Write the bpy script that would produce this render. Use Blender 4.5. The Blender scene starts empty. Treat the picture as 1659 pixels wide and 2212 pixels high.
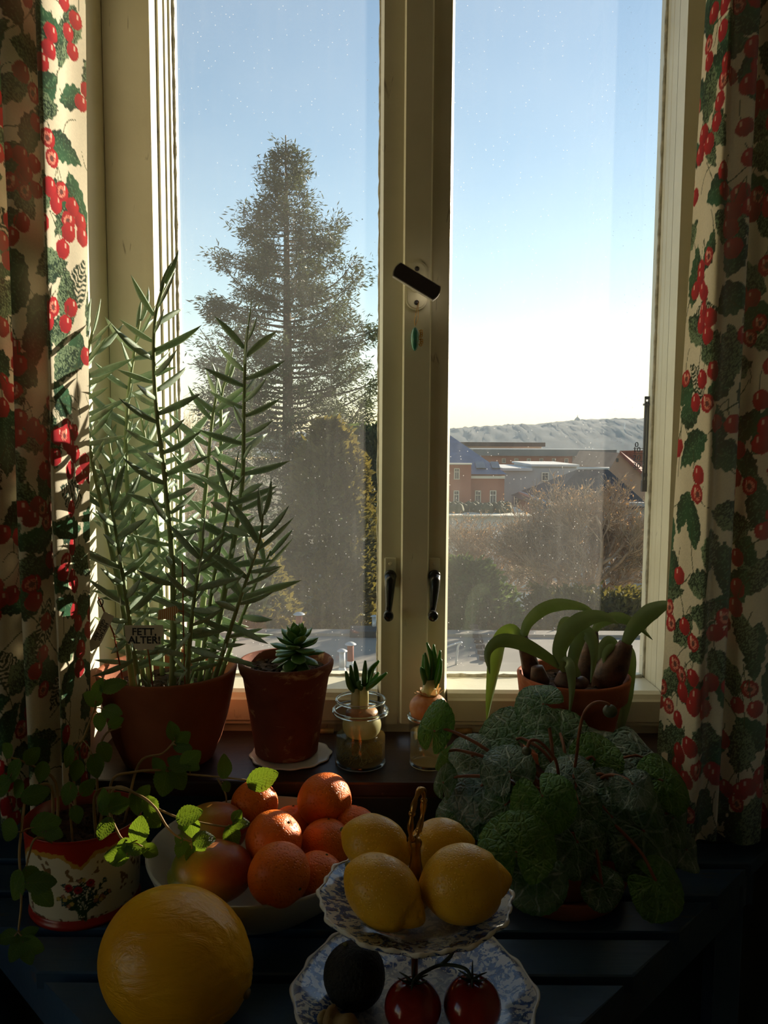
import bpy, bmesh, math, random
import numpy as np
from mathutils import Vector, Matrix, Euler, Quaternion, noise

SC = bpy.context.scene
COL = SC.collection
R = math.radians

# ------------------------------------------------------------------ camera
CAMZ, PITCH, ROLL, FPX, W, H = 1.36, R(5.1), R(0.33), 1728.0, 1659, 2212
cam_data = bpy.data.cameras.new('camera')
cam_data.sensor_fit = 'VERTICAL'
cam_data.sensor_height = 36.0
cam_data.lens = FPX / H * 36.0
cam_data.clip_start = 0.05
cam_data.clip_end = 9000
cam = bpy.data.objects.new('camera', cam_data)
COL.objects.link(cam)
cam_rot = Euler((R(90) - PITCH, 0, 0)).to_matrix() @ Matrix.Rotation(ROLL, 3, 'Z')
cam.matrix_world = Matrix.Translation((0, 0, CAMZ)) @ cam_rot.to_4x4()
SC.camera = cam

# ------------------------------------------------------------------ sky, sun, exposure
SUN_AZ, SUN_EL = R(45), R(14.3)          # azimuth to the right of the window's outward normal
world = bpy.data.worlds.new('sky')
SC.world = world
world.use_nodes = True
wn = world.node_tree
wn.nodes.clear()
sky = wn.nodes.new('ShaderNodeTexSky')
sky.sky_type = 'NISHITA'
sky.sun_disc = False
sky.sun_elevation = SUN_EL
sky.sun_rotation = SUN_AZ
sky.altitude = 250
sky.air_density = 1.1
sky.dust_density = 0.2
sky.ozone_density = 0.9
bg = wn.nodes.new('ShaderNodeBackground')
bg.inputs['Strength'].default_value = 0.146
wo = wn.nodes.new('ShaderNodeOutputWorld')
wn.links.new(sky.outputs[0], bg.inputs['Color'])
wn.links.new(bg.outputs[0], wo.inputs['Surface'])
sun_d = bpy.data.lights.new('sun_offscreen', 'SUN')
sun_d.energy = 10.0
sun_d.angle = R(0.55)
sun_d.color = (1.0, 0.88, 0.70)
sun = bpy.data.objects.new('sun_offscreen', sun_d)
COL.objects.link(sun)
sun_dir = Vector((math.sin(SUN_AZ) * math.cos(SUN_EL), math.cos(SUN_AZ) * math.cos(SUN_EL), math.sin(SUN_EL)))
sun.rotation_euler = sun_dir.to_track_quat('Z', 'Y').to_euler()
sun.location = (8, 8, 6)
SC.view_settings.view_transform = 'Standard'
SC.view_settings.look = 'None'
SC.view_settings.gamma = 1.0
SC.view_settings.use_curve_mapping = False
SC.view_settings.exposure = 0.5

# ------------------------------------------------------------------ helpers
CAM0 = Vector((0, 0, CAMZ))
def ray(px, py):
    return cam_rot @ Vector(((px - W / 2) / FPX, -(py - H / 2) / FPX, -1.0))
def at(px, py, Y):                       # the point at world depth Y that the photo shows at a pixel
    d = ray(px, py)
    return CAM0 + d * (Y / d.y)
def on(px, py, z):                       # the same on a horizontal plane
    d = ray(px, py)
    return CAM0 + d * ((z - CAMZ) / d.z)
SILL, TABLE = 0.81, 0.70

WO = {}
def empty(name, loc):
    o = bpy.data.objects.new(name, None)
    o.empty_display_size = 0.05
    COL.objects.link(o)
    o.location = loc
    WO[o.name] = Vector(loc)
    return o
def tag(o, label, cat, group=None):
    o['label'] = label
    o['category'] = cat
    if group: o['group'] = group
    return o
def thing(name, label, cat, loc, group=None):
    return tag(empty(name, loc), label, cat, group)
def structure(o, label=None, cat=None):
    o['kind'] = 'structure'
    if label: o['label'] = label
    if cat: o['category'] = cat
    return o

class MB:
    """collects vertices and faces in world space"""
    def __init__(s):
        s.v, s.f, s.sm, s.mi, s.cur = [], [], [], [], 0
    def add(s, vs, fs, smooth=True):
        o = len(s.v)
        s.v.extend([tuple(v) for v in vs])
        s.f.extend([tuple(i + o for i in f) for f in fs])
        s.sm.extend([smooth] * len(fs))
        s.mi.extend([s.cur] * len(fs))
        return s
    def box(s, x0, x1, y0, y1, z0, z1):
        v = [(x0,y0,z0),(x1,y0,z0),(x1,y1,z0),(x0,y1,z0),(x0,y0,z1),(x1,y0,z1),(x1,y1,z1),(x0,y1,z1)]
        return s.add(v, [(0,3,2,1),(4,5,6,7),(0,1,5,4),(1,2,6,5),(2,3,7,6),(3,0,4,7)], False)
    def bbox(s, x0, x1, y0, y1, z0, z1, b=0.004):
        """a box with chamfered edges"""
        bm = bmesh.new()
        bmesh.ops.create_cube(bm, size=1)
        for v in bm.verts:
            v.co = Vector(((x0+x1)/2 + v.co.x*(x1-x0), (y0+y1)/2 + v.co.y*(y1-y0), (z0+z1)/2 + v.co.z*(z1-z0)))
        bmesh.ops.bevel(bm, geom=bm.edges[:], offset=b, segments=2, affect='EDGES', profile=0.6)
        return s.bm(bm, False)
    def bm(s, bm, smooth=True, M=None):
        bm.verts.index_update()
        s.add([(M @ v.co) if M else v.co[:] for v in bm.verts], [[v.index for v in f.verts] for f in bm.faces], smooth)
        bm.free()
        return s
    def prism(s, poly, axis, a0, a1):
        """extrude a 2-D polygon along an axis: 'z' takes (x,y), 'x' takes (y,z), 'y' takes (x,z)"""
        def mk(p, a):
            return {'z': (p[0], p[1], a), 'x': (a, p[0], p[1]), 'y': (p[0], a, p[1])}[axis]
        n = len(poly)
        v = [mk(p, a0) for p in poly] + [mk(p, a1) for p in poly]
        f = [tuple(range(n))[::-1], tuple(range(n, 2*n))] + [(i, (i+1) % n, n+(i+1) % n, n+i) for i in range(n)]
        return s.add(v, f, False)
    def tube(s, pts, rad, n=8, cap=True):
        pts = [Vector(p) for p in pts]
        if not hasattr(rad, '__len__'): rad = [rad] * len(pts)
        vs, fs = [], []
        up = None
        for i, p in enumerate(pts):
            t = (pts[min(i+1, len(pts)-1)] - pts[max(i-1, 0)])
            if t.length < 1e-9: t = Vector((0,0,1))
            t.normalize()
            if up is None:
                up = t.orthogonal().normalized()
            else:
                up = (up - t * up.dot(t))
                up = up.normalized() if up.length > 1e-6 else t.orthogonal().normalized()
            b = t.cross(up)
            for k in range(n):
                a = 2*math.pi*k/n
                vs.append(p + (up*math.cos(a) + b*math.sin(a)) * rad[i])
        for i in range(len(pts)-1):
            for k in range(n):
                fs.append((i*n+k, i*n+(k+1) % n, (i+1)*n+(k+1) % n, (i+1)*n+k))
        if cap:
            fs.append(tuple(range(n))[::-1]); fs.append(tuple(range((len(pts)-1)*n, len(pts)*n)))
        return s.add(vs, fs)
    def lathe(s, prof, c=(0,0,0), n=48, wob=None, close=False):
        """revolve (r,z) pairs round a vertical axis through c"""
        vs, fs = [], []
        m = len(prof)
        for k in range(n):
            a = 2*math.pi*k/n
            for (r, z) in prof:
                w = wob(a, r, z) if wob else 1.0
                vs.append((c[0] + r*w*math.cos(a), c[1] + r*w*math.sin(a), c[2] + z))
        for k in range(n):
            k2 = (k+1) % n
            for j in range(m-1 + (1 if close else 0)):
                j2 = (j+1) % m
                fs.append((k*m+j, k2*m+j, k2*m+j2, k*m+j2))
        return s.add(vs, fs)
    def blob(s, c, rx, ry, rz, M=None, nu=32, nv=20, fn=None):
        """an ellipsoid; fn(u vector) scales the radius"""
        vs, fs = [], []
        c = Vector(c)
        for j in range(nv+1):
            th = math.pi*j/nv
            for k in range(nu):
                ph = 2*math.pi*k/nu
                u = Vector((math.sin(th)*math.cos(ph), math.sin(th)*math.sin(ph), math.cos(th)))
                q = fn(u) if fn else 1.0
                p = Vector((u.x*rx*q, u.y*ry*q, u.z*rz*q)) if not isinstance(q, Vector) else q
                vs.append(c + (M @ p if M else p))
        for j in range(nv):
            for k in range(nu):
                fs.append((j*nu+k, (j+1)*nu+k, (j+1)*nu+(k+1) % nu, j*nu+(k+1) % nu))
        return s.add(vs, fs)
    def mesh(s, name, org=(0,0,0)):
        me = bpy.data.meshes.new(name)
        o = Vector(org)
        me.from_pydata([(v[0]-o.x, v[1]-o.y, v[2]-o.z) for v in s.v], [], s.f)
        me.polygons.foreach_set('use_smooth', s.sm)
        if any(s.mi): me.polygons.foreach_set('material_index', s.mi)
        me.update()
        return me
    def build(s, name, mat, parent=None, org=None):
        if parent is not None:
            pw = WO[parent.name]
            w = Vector(org) if org is not None else pw
        else:
            pw = Vector((0,0,0))
            w = Vector(org) if org is not None else Vector((0,0,0))
        me = s.mesh(name, w)
        for m in (mat if isinstance(mat, (list, tuple)) else [mat]):
            me.materials.append(m)
        return link(name, me, parent, w)
def link(name, me, parent, w):
    o = bpy.data.objects.new(name, me)
    COL.objects.link(o)
    WO[o.name] = Vector(w)
    if parent is not None:
        o.parent = parent
        o.location = Vector(w) - WO[parent.name]
    else:
        o.location = w
    return o
def place(name, me, parent, M):
    """an object sharing mesh data, put at world matrix M under an unrotated parent"""
    o = bpy.data.objects.new(name, me)
    COL.objects.link(o)
    o.parent = parent
    o.matrix_basis = Matrix.Translation(-WO[parent.name]) @ M
    WO[o.name] = M.translation.copy()
    return o
def frame(loc, xdir, zdir, sx=1, sy=1, sz=1):
    x = Vector(xdir).normalized()
    z = Vector(zdir)
    z = (z - x*z.dot(x))
    z = z.normalized() if z.length > 1e-6 else x.orthogonal().normalized()
    y = z.cross(x)
    m = Matrix(((x.x*sx, y.x*sy, z.x*sz, loc[0]), (x.y*sx, y.y*sy, z.y*sz, loc[1]), (x.z*sx, y.z*sy, z.z*sz, loc[2]), (0,0,0,1)))
    return m
def spline(pts, n=6):
    """Catmull-Rom through points"""
    P = [Vector(p) for p in pts]
    P = [P[0]*2 - P[1]] + P + [P[-1]*2 - P[-2]]
    out = []
    for i in range(1, len(P)-2):
        for k in range(n):
            t = k/n
            a, b, c, d = P[i-1], P[i], P[i+1], P[i+2]
            out.append(0.5*((2*b) + (c-a)*t + (2*a-5*b+4*c-d)*t*t + (3*b-a-3*c+d)*t**3))
    out.append(P[-2])
    return out

# ------------------------------------------------------------------ materials
class NT:
    def __init__(s, name):
        s.m = bpy.data.materials.new(name)
        s.m.use_nodes = True
        s.t = s.m.node_tree
        s.t.nodes.clear()
        s.out = s.n('ShaderNodeOutputMaterial')
    def n(s, typ, **kw):
        nd = s.t.nodes.new(typ)
        for k, v in kw.items(): setattr(nd, k, v)
        return nd
    def l(s, a, b): s.t.links.new(a, b)
    def set(s, inp, v):
        if hasattr(v, 'is_linked') or isinstance(v, bpy.types.NodeSocket): s.l(v, inp)
        elif hasattr(v, '__len__') and len(v) == 3 and inp.type == 'RGBA': inp.default_value = (*v, 1)
        else: inp.default_value = v
    def coord(s, which='Object', scale=None):
        o = s.n('ShaderNodeTexCoord').outputs[which]
        if scale is not None:
            mp = s.n('ShaderNodeMapping')
            s.l(o, mp.inputs['Vector'])
            mp.inputs['Scale'].default_value = scale if hasattr(scale, '__len__') else (scale,)*3
            o = mp.outputs[0]
        return o
    def noise(s, vec, scale, detail=3, rough=0.55, out='Fac', dist=0.0):
        nd = s.n('ShaderNodeTexNoise')
        s.l(vec, nd.inputs['Vector'])
        nd.inputs['Scale'].default_value = scale
        nd.inputs['Detail'].default_value = detail
        nd.inputs['Roughness'].default_value = rough
        nd.inputs['Distortion'].default_value = dist
        return nd.outputs[out]
    def voro(s, vec, scale, feature='F1', out='Distance', rnd=1.0):
        nd = s.n('ShaderNodeTexVoronoi', feature=feature)
        s.l(vec, nd.inputs['Vector'])
        nd.inputs['Scale'].default_value = scale
        nd.inputs['Randomness'].default_value = rnd
        return nd.outputs[out]
    def ramp(s, fac, stops, interp='LINEAR'):
        nd = s.n('ShaderNodeValToRGB')
        cr = nd.color_ramp
        cr.interpolation = interp
        while len(cr.elements) < len(stops): cr.elements.new(0.5)
        for e, (p, c) in zip(cr.elements, stops):
            e.position = p
            e.color = (*c, 1) if hasattr(c, '__len__') else (c, c, c, 1)
        s.set(nd.inputs['Fac'], fac)
        return nd.outputs['Color']
    def mix(s, fac, a, b, blend='MIX'):
        nd = s.n('ShaderNodeMix', data_type='RGBA', blend_type=blend)
        s.set(nd.inputs[0], fac); s.set(nd.inputs[6], a); s.set(nd.inputs[7], b)
        return nd.outputs[2]
    def math(s, op, a, b=0.0, clamp=False):
        nd = s.n('ShaderNodeMath', operation=op, use_clamp=clamp)
        s.set(nd.inputs[0], a); s.set(nd.inputs[1], b)
        return nd.outputs[0]
    def bump(s, h, strength=0.3, dist=0.01, normal=None):
        nd = s.n('ShaderNodeBump')
        nd.inputs['Strength'].default_value = strength
        nd.inputs['Distance'].default_value = dist
        s.l(h, nd.inputs['Height'])
        if normal is not None: s.l(normal, nd.inputs['Normal'])
        return nd.outputs[0]
    def pbr(s, color, rough=0.6, metal=0.0, normal=None, **kw):
        p = s.n('ShaderNodeBsdfPrincipled')
        s.set(p.inputs['Base Color'], color)
        s.set(p.inputs['Roughness'], rough)
        s.set(p.inputs['Metallic'], metal)
        if normal is not None: s.l(normal, p.inputs['Normal'])
        for k, v in kw.items(): s.set(p.inputs[k], v)
        return p.outputs[0]
    def mixs(s, fac, a, b):
        nd = s.n('ShaderNodeMixShader')
        s.set(nd.inputs[0], fac); s.l(a, nd.inputs[1]); s.l(b, nd.inputs[2])
        return nd.outputs[0]
    def trans(s, color, normal=None):
        nd = s.n('ShaderNodeBsdfTranslucent')
        s.set(nd.inputs['Color'], color)
        if normal is not None: s.l(normal, nd.inputs['Normal'])
        return nd.outputs[0]
    def done(s, sh):
        s.l(sh, s.out.inputs['Surface'])
        return s.m
def rgb(r, g, b):
    f = lambda c: ((c/255+0.055)/1.055)**2.4 if c > 10 else c/255/12.92
    return (f(r), f(g), f(b))

def mottled(name, c1, c2, scale=8, rough=0.6, bump=0.15, bscale=60, metal=0.0, spec=0.5, lo=0.35, hi=0.7, coord='Object'):
    t = NT(name)
    co = t.coord(coord)
    col = t.ramp(t.noise(co, scale, 5), [(lo, c1), (hi, c2)])
    nm = t.bump(t.noise(co, bscale, 4), bump, 0.004) if bump else None
    return t.done(t.pbr(col, rough, metal, nm, **{'Specular IOR Level': spec}))
def leafmat(name, c1, c2, back, trans=0.35, rough=0.45, vein=None, vscale=90, scale=25, bump=0.3, spec=0.4):
    """leaf tissue: reflecting upper side, light shining through"""
    t = NT(name)
    co = t.coord('Object')
    oi = t.n('ShaderNodeObjectInfo').outputs['Random']
    col = t.ramp(t.noise(co, scale, 4), [(0.3, c1), (0.72, c2)])
    col = t.mix(t.math('MULTIPLY', oi, 0.35), col, c1)
    if vein is not None:
        ve = t.voro(t.coord('UV'), vscale, 'DISTANCE_TO_EDGE')
        col = t.mix(t.ramp(ve, [(0.0, 0.8), (0.09, 0.0)]), col, vein)
    nm = t.bump(t.noise(co, scale*4, 3), bump, 0.002)
    p = t.pbr(col, rough, 0, nm, **{'Specular IOR Level': spec})
    return t.done(t.mixs(trans, p, t.trans(t.mix(0.5, col, back), nm)))
# ------------------------------------------------------------------ room
M = {}
M['wall'] = mottled('wall_paint', rgb(214, 205, 176), rgb(226, 219, 192), 5, 0.75, 0.1, 40)
M['room'] = mottled('room_paint', rgb(225, 215, 190), rgb(236, 226, 204), 3, 0.85, 0.05, 30)
M['floor'] = mottled('floor_boards', rgb(60, 36, 20), rgb(88, 55, 32), 6, 0.5, 0.15, 30)
M['facade'] = mottled('facade_render', rgb(190, 182, 165), rgb(205, 198, 182), 4, 0.9, 0.3, 80)
def paint_material():
    t = NT('cream_window_paint')
    co = t.coord('Object')
    col = t.ramp(t.noise(co, 7, 5), [(0.3, rgb(212, 206, 180)), (0.7, rgb(226, 221, 198))])
    crack = t.voro(t.coord('Object', (22, 22, 3.5)), 1.0, 'DISTANCE_TO_EDGE')
    low = t.ramp(t.noise(co, 16, 4), [(0.60, 0.0), (0.68, 1.0)])
    fl = t.math('MULTIPLY', t.ramp(crack, [(0.0, 1.0), (0.018, 0.0)]), low)
    col = t.mix(t.math('MULTIPLY', fl, 0.6), col, rgb(96, 82, 60))
    h = t.math('SUBTRACT', t.noise(co, 45, 4), fl)
    return t.done(t.pbr(col, 0.38, 0, t.bump(h, 0.22, 0.003)))
M['paint'] = paint_material()
def sill_material():
    t = NT('dark_sill_board')
    co = t.coord('Object')
    col = t.ramp(t.noise(t.coord('Object', (3, 26, 26)), 1.6, 6), [(0.3, rgb(34, 23, 18)), (0.7, rgb(62, 42, 31))])
    sc = t.ramp(t.noise(co, 70, 6, 0.7), [(0.62, 0.0), (0.7, 1.0)])
    col = t.mix(t.math('MULTIPLY', sc, 0.4), col, rgb(120, 95, 74))
    return t.done(t.pbr(col, 0.42, 0, t.bump(t.noise(co, 90, 4), 0.2, 0.002)))
M['sill'] = sill_material()
LWX = -1.9
WY, WO_Y = 1.29, 1.70            # inner and outer face of the window wall
OX0, OX1, OZ1 = -0.50, 0.61, 2.42
def wall_back():
    b = MB()
    b.box(LWX, OX0, WY, 1.56, 0, 2.7); b.box(OX1, 1.9, WY, 1.56, 0, 2.7)
    b.box(OX0, OX1, WY, 1.56, 0, SILL-0.005); b.box(OX0, OX1, WY, 1.56, OZ1, 2.7)
    o = structure(b.build('wall_back', M['wall']))
    b = MB()
    b.box(LWX-0.3, -0.47, 1.56, WO_Y, -2, 3); b.box(0.56, 1.9, 1.56, WO_Y, -2, 3)
    b.box(-0.47, 0.56, 1.56, WO_Y, -2, 0.825); b.box(-0.47, 0.56, 1.56, WO_Y, 2.42, 3)
    b.build('outer_leaf', M['facade'], o)
    return o
wall_back()
b = MB()
WLY0, WLY1, WLZ0, WLZ1 = -0.62, 0.38, 0.72, 1.85      # opening of the left-hand window, mirrored in the tomatoes
b.box(LWX-0.25, LWX, -2.6, WLY0, 0, 2.7); b.box(LWX-0.25, LWX, WLY1, WO_Y, 0, 2.7); b.box(LWX-0.25, LWX, WLY0, WLY1, 0, WLZ0); b.box(LWX-0.25, LWX, WLY0, WLY1, WLZ1, 2.7)
structure(b.build('wall_left', M['room']))
structure(MB().box(1.9, 2.0, -2.6, WO_Y, 0, 2.7).build('wall_right', M['room']))
structure(MB().box(-2.0, 2.0, -2.7, -2.6, 0, 2.7).build('wall_front', M['room']))
structure(MB().box(-2.0, 2.0, -2.7, WO_Y, 2.7, 2.8).build('ceiling', M['room']))
structure(MB().box(-2.0, 2.0, -2.7, WY, -0.1, 0.0).build('floor', M['floor']))
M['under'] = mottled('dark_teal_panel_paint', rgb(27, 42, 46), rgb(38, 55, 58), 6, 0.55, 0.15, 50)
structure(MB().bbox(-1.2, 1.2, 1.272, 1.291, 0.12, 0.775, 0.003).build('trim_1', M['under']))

# ------------------------------------------------------------------ window
def glass_material():
    t = NT('dusty_pane')
    co = t.coord('Object')
    cloud = t.ramp(t.noise(co, 2.4, 4, 0.6), [(0.3, 0.35), (0.75, 1.0)])
    speck = t.voro(co, 150, 'F1')
    cellr = t.voro(co, 150, 'F1', 'Color')
    sp = t.math('MULTIPLY', t.ramp(speck, [(0.0, 1.0), (0.11, 0.9), (0.16, 0.0)]), t.ramp(cellr, [(0.80, 0.0), (0.86, 1.0)]))
    sw = t.noise(t.coord('Object', (90, 90, 5)), 1.0, 2)
    streak = t.ramp(sw, [(0.55, 0.0), (0.75, 1.0)])
    dust = t.math('ADD', t.math('MULTIPLY', cloud, 0.042), t.math('ADD', t.math('MULTIPLY', streak, 0.008), t.math('MULTIPLY', sp, 0.34)))
    tr = t.n('ShaderNodeBsdfTransparent')
    tr.inputs['Color'].default_value = (0.955, 0.97, 0.965, 1)
    gl = t.n('ShaderNodeBsdfGlossy')
    gl.inputs['Roughness'].default_value = 0.02
    fr = t.math('ADD', 0.03, t.math('MULTIPLY', 0.9, t.math('POWER', t.n('ShaderNodeLayerWeight').outputs['Facing'], 5.0)))
    base = t.mixs(fr, tr.outputs[0], gl.outputs[0])
    du = t.mixs(0.35, t.trans((0.86, 0.86, 0.84)), t.pbr((0.7, 0.7, 0.68), 0.9))
    return t.done(t.mixs(dust, base, du))
M['pane'] = glass_material()
w2 = structure(empty('window_left_offscreen', (LWX-0.13, -0.12, WLZ0)))
b = MB()
for y0, y1 in ((WLY0, WLY0+0.06), (-0.15, -0.09), (WLY1-0.06, WLY1)): b.box(LWX-0.16, LWX-0.10, y0, y1, WLZ0, WLZ1)
for z0, z1 in ((WLZ0, WLZ0+0.06), (WLZ1-0.06, WLZ1)): b.box(LWX-0.16, LWX-0.10, WLY0, WLY1, z0, z1)
b.build('window_frame', M['paint'], w2)
for y0, y1 in ((WLY0+0.06, -0.15), (-0.09, WLY1-0.06)): MB().box(LWX-0.134, LWX-0.130, y0, y1, WLZ0+0.06, WLZ1-0.06).build('pane', M['pane'], w2)
M['putty'] = mottled('grey_putty', rgb(150, 146, 130), rgb(205, 200, 182), 60, 0.8, 0.6, 120)
GX0, GX1, MX0, MX1 = -0.415, 0.525, -0.010, 0.121
GZ0, GZ1, GY = 0.891, 2.34, 1.57
win = structure(empty('window_1', (0.055, 1.47, SILL)))
# fixed frame: four members with a small step beside the reveal
b = MB()
b.prism([(OX0+0.001, 1.47), (GX0-0.014, 1.47), (GX0-0.014, 1.466), (GX0, 1.466), (GX0, 1.505), (GX0-0.02, 1.506), (GX0-0.02, 1.56), (OX0+0.001, 1.56)][::-1], 'z', SILL-0.004, 2.42)
b.prism([(OX1-0.001, 1.47), (GX1+0.012, 1.47), (GX1+0.012, 1.466), (GX1, 1.466), (GX1, 1.505), (GX1+0.02, 1.506), (GX1+0.02, 1.56), (OX1-0.001, 1.56)], 'z', SILL-0.004, 2.42)
b.box(GX0-0.02, GX1+0.02, 1.475, 1.56, SILL-0.004, 0.828); b.box(GX0-0.02, GX1+0.02, 1.47, 1.56, 2.40, 2.42)
b.build('window_frame', M['paint'], win)
def sash(x0, x1, meet):
    """one casement: stiles, rails with stepped inner edges; meet = +1 when its free stile is at x1"""
    s = empty('sash', ((x0+x1)/2, 1.5, 0.83))
    s.parent = win
    s.location = s.location - win.location
    y0, yb = 1.465, 1.60
    def stile(outer, inner, wide):
        # outer..inner in x; profile steps back towards the glass
        d = 1 if inner > outer else -1
        if wide:
            pr = [(outer, y0), (inner-d*0.006, y0), (inner-d*0.001, y0+0.012), (inner-d*0.001, y0+0.03), (inner, y0+0.034), (inner, yb), (outer, yb)]
        else:
            e = abs(inner-outer)/0.0145; back = outer-d*0.012
            pr = [(back, 1.507), (outer+d*0.004*e, 1.507), (outer+d*0.0055*e, 1.533), (outer+d*0.0085*e, 1.5345), (outer+d*0.0095*e, 1.551), (outer+d*0.013*e, 1.5525), (inner, 1.568), (inner, yb), (back, yb)]
        bb = MB()
        bb.prism(pr if d < 0 else pr[::-1], 'z', 0.828, 2.40)
        bb.build('stile', M['paint'], s)
    lw = 0.042
    if meet > 0:
        stile(x0+0.0005, x0+0.015, False); stile(0.0315, MX0, True)
        ga, gb = x0+0.015, MX0
    else:
        stile(x1+0.001, x1-0.002, False); stile(0.0825, MX1, True)
        ga, gb = MX1, x1-0.002
    rb = MB()
    rb.prism([(y0, 0.828), (yb, 0.828), (yb, GZ0), (y0+0.07, GZ0), (y0+0.012, GZ0+0.001), (y0+0.004, GZ0-0.004), (y0, GZ0-0.012), (y0-0.003, GZ0-0.016), (y0-0.003, GZ0-0.055), (y0, GZ0-0.058)], 'x', ga, gb)
    rb.build('bottom_rail', M['paint'], s)
    tb = MB(); tb.box(ga, gb, y0, yb, GZ1, 2.40)
    tb.build('top_rail', M['paint'], s)
    pb = MB(); pb.box(ga-0.004, gb+0.004, GY, GY+0.003, GZ0-0.004, GZ1+0.004)
    pb.build('pane', M['pane'], s)
    # crumbling putty bead along the glass
    rnd = random.Random(int(x0*1000)+77)
    pu = MB()
    for xx, dd in ((ga, 1), (gb, -1)):
        pts, rr = [], []
        z = GZ0
        while z < 2.3:
            pts.append((xx + dd*0.001*rnd.random(), GY-0.003, z)); rr.append(0.0028 + 0.002*rnd.random()); z += 0.012
        pu.tube(pts, rr, 6)
    pts, rr = [], []
    x = ga
    while x < gb:
        pts.append((x, GY-0.003, GZ0)); rr.append(0.003+0.004*rnd.random()); x += 0.012
    pu.tube(pts, rr, 6)
    pu.build('putty_bead', M['putty'], s)
    return s
sash_l = sash(GX0, MX1, 1)
sash_r = sash(MX0, GX1, -1)
b = MB()
b.prism([(0.0315, 1.472), (0.0315, 1.452), (0.0345, 1.446), (0.0795, 1.446), (0.0825, 1.452), (0.0825, 1.472)], 'z', 0.836, 2.40)
b.build('cover_strip', M['paint'], win)
b = MB()
b.bbox(-0.9, 0.95, 1.249, 1.482, SILL-0.026, SILL, 0.004)
b.build('sill_board', M['sill'], win)
b = MB()
b.prism([(1.575, 0.86), (1.74, 0.845), (1.74, 0.82), (1.575, 0.825)], 'x', -0.465, 0.555)
b.build('outer_sill', M['facade'], win)
# hinge and latch stubs on the lower frame
M['brass_old'] = mottled('painted_brass', rgb(150, 118, 72), rgb(196, 170, 120), 60, 0.5, 0.3, 90, 0.3)
for px in (700, 998):
    p = at(px, 1580, 1.468)
    MB().tube([(p.x-0.012, p.y, p.z), (p.x+0.018, p.y, p.z)], 0.0065, 10).build('hinge_stub', M['brass_old'], win)

M['black_metal'] = mottled('black_handle_lacquer', (0.008, 0.008, 0.009), (0.014, 0.013, 0.013), 30, 0.25, 0.05, 80)
M['grey_metal'] = mottled('dark_anodised_metal', rgb(58, 54, 60), rgb(68, 64, 68), 30, 0.4, 0.03, 80, 0.1)
M['edge_metal'] = mottled('polished_metal_edge', rgb(200, 196, 190), rgb(222, 219, 212), 30, 0.3, 0.0, 80, 0.35)
for px, par in ((843, sash_l), (938, sash_r)):
    h = empty('casement_handle', at(px, 1240, 1.462))
    h.parent = par; h.location = WO[h.name] - WO[par.name]
    c = at(px, 1236, 1.462)
    MB().bbox(c.x-0.0105, c.x+0.0105, 1.459, 1.466, c.z-0.028, c.z+0.027, 0.0025).build('back_plate', M['paint'], h)
    b = MB()
    b.lathe([(0, 0), (0.011, 0), (0.0115, 0.004), (0.0105, 0.012), (0, 0.0125)], (0, 0, 0), 20)
    Mt = Matrix.Translation((c.x, 1.459, c.z-0.006)) @ Matrix.Rotation(R(90), 4, 'X')
    b.v = [tuple(Mt @ Vector(v)) for v in b.v]
    q = at(px-4, 1322, 1.44)
    b.tube([(c.x, 1.447, c.z-0.006), (c.x, 1.441, c.z-0.014), (c.x-0.001, 1.438, c.z-0.03), (q.x+0.001, 1.437, q.z+0.012), (q.x, 1.437, q.z)], [0.0105, 0.0098, 0.0088, 0.0062, 0.006], 14)
    b.tube([(q.x, 1.445, q.z), (q.x, 1.430, q.z-0.001), (q.x, 1.421, q.z-0.002)], [0.0062, 0.0072, 0.0085], 16)
    b.tube([(q.x, 1.424, q.z-0.002), (q.x, 1.414, q.z-0.003), (q.x, 1.412, q.z-0.003)], [0.0092, 0.0092, 0.006], 18)
    b.build('lever', M['black_metal'], h)
    MB().blob((c.x, 1.4585, c.z+0.016), 0.0035, 0.0012, 0.0035, None, 12, 8).build('screw', M['paint'], h)
# main handle on the cover strip: oval rosette and a slanting flat bar
h = empty('window_handle', at(899, 618, 1.446)); h.parent = win; h.location = WO[h.name] - WO[win.name]
c = at(900, 618, 1.446)
pr = [(c.x + 0.0185*math.cos(a), c.z + (0.024 if math.sin(a) > 0 else -0.024) + 0.0185*math.sin(a)) for a in [2*math.pi*k/40 + 1e-3 for k in range(40)]]
b = MB(); b.prism(pr[::-1], 'y', 1.4395, 1.4465)
b.prism([(c.x+(x-c.x)*0.86, c.z+(z-c.z)*0.93) for x, z in pr][::-1], 'y', 1.4375, 1.440)
b.build('rosette', M['paint'], h)
b = MB(); b.tube([(c.x, 1.439, c.z-0.002), (c.x, 1.405, c.z-0.002)], [0.011, 0.0095], 18)
b.build('spindle', M['paint'], h)
for zz in (0.028, -0.030):
    MB().tube([(c.x, 1.4385, c.z+zz), (c.x, 1.4362, c.z+zz)], 0.0042, 14).build('screw', M['grey_metal'], h)
p0, p1 = at(862, 586, 1.398), at(938, 632, 1.398)
cc = (p0+p1)/2
ang = math.atan2(p1.z-p0.z, p1.x-p0.x)
L, HW = 0.040, 0.0132
pr = []
for sx, bul in ((1, 0), (-1, 0)):
    for k in range(9):
        t = k/8
        pr.append((sx*(L + 0.004*(1-(2*t-1)**2)), sx*(-HW + 2*HW*t)))
rot = lambda u, v: (cc.x + u*math.cos(ang) - v*math.sin(ang), cc.z + u*math.sin(ang) + v*math.cos(ang))
b = MB(); b.prism([rot(*q) for q in pr], 'y', 1.391, 1.407)
b.build('lever', M['edge_metal'], h)
b = MB(); b.prism([rot(q[0]*0.965, q[1]*0.9) for q in pr], 'y', 1.3895, 1.392)
b.build('lever_face', M['grey_metal'], h)
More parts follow.
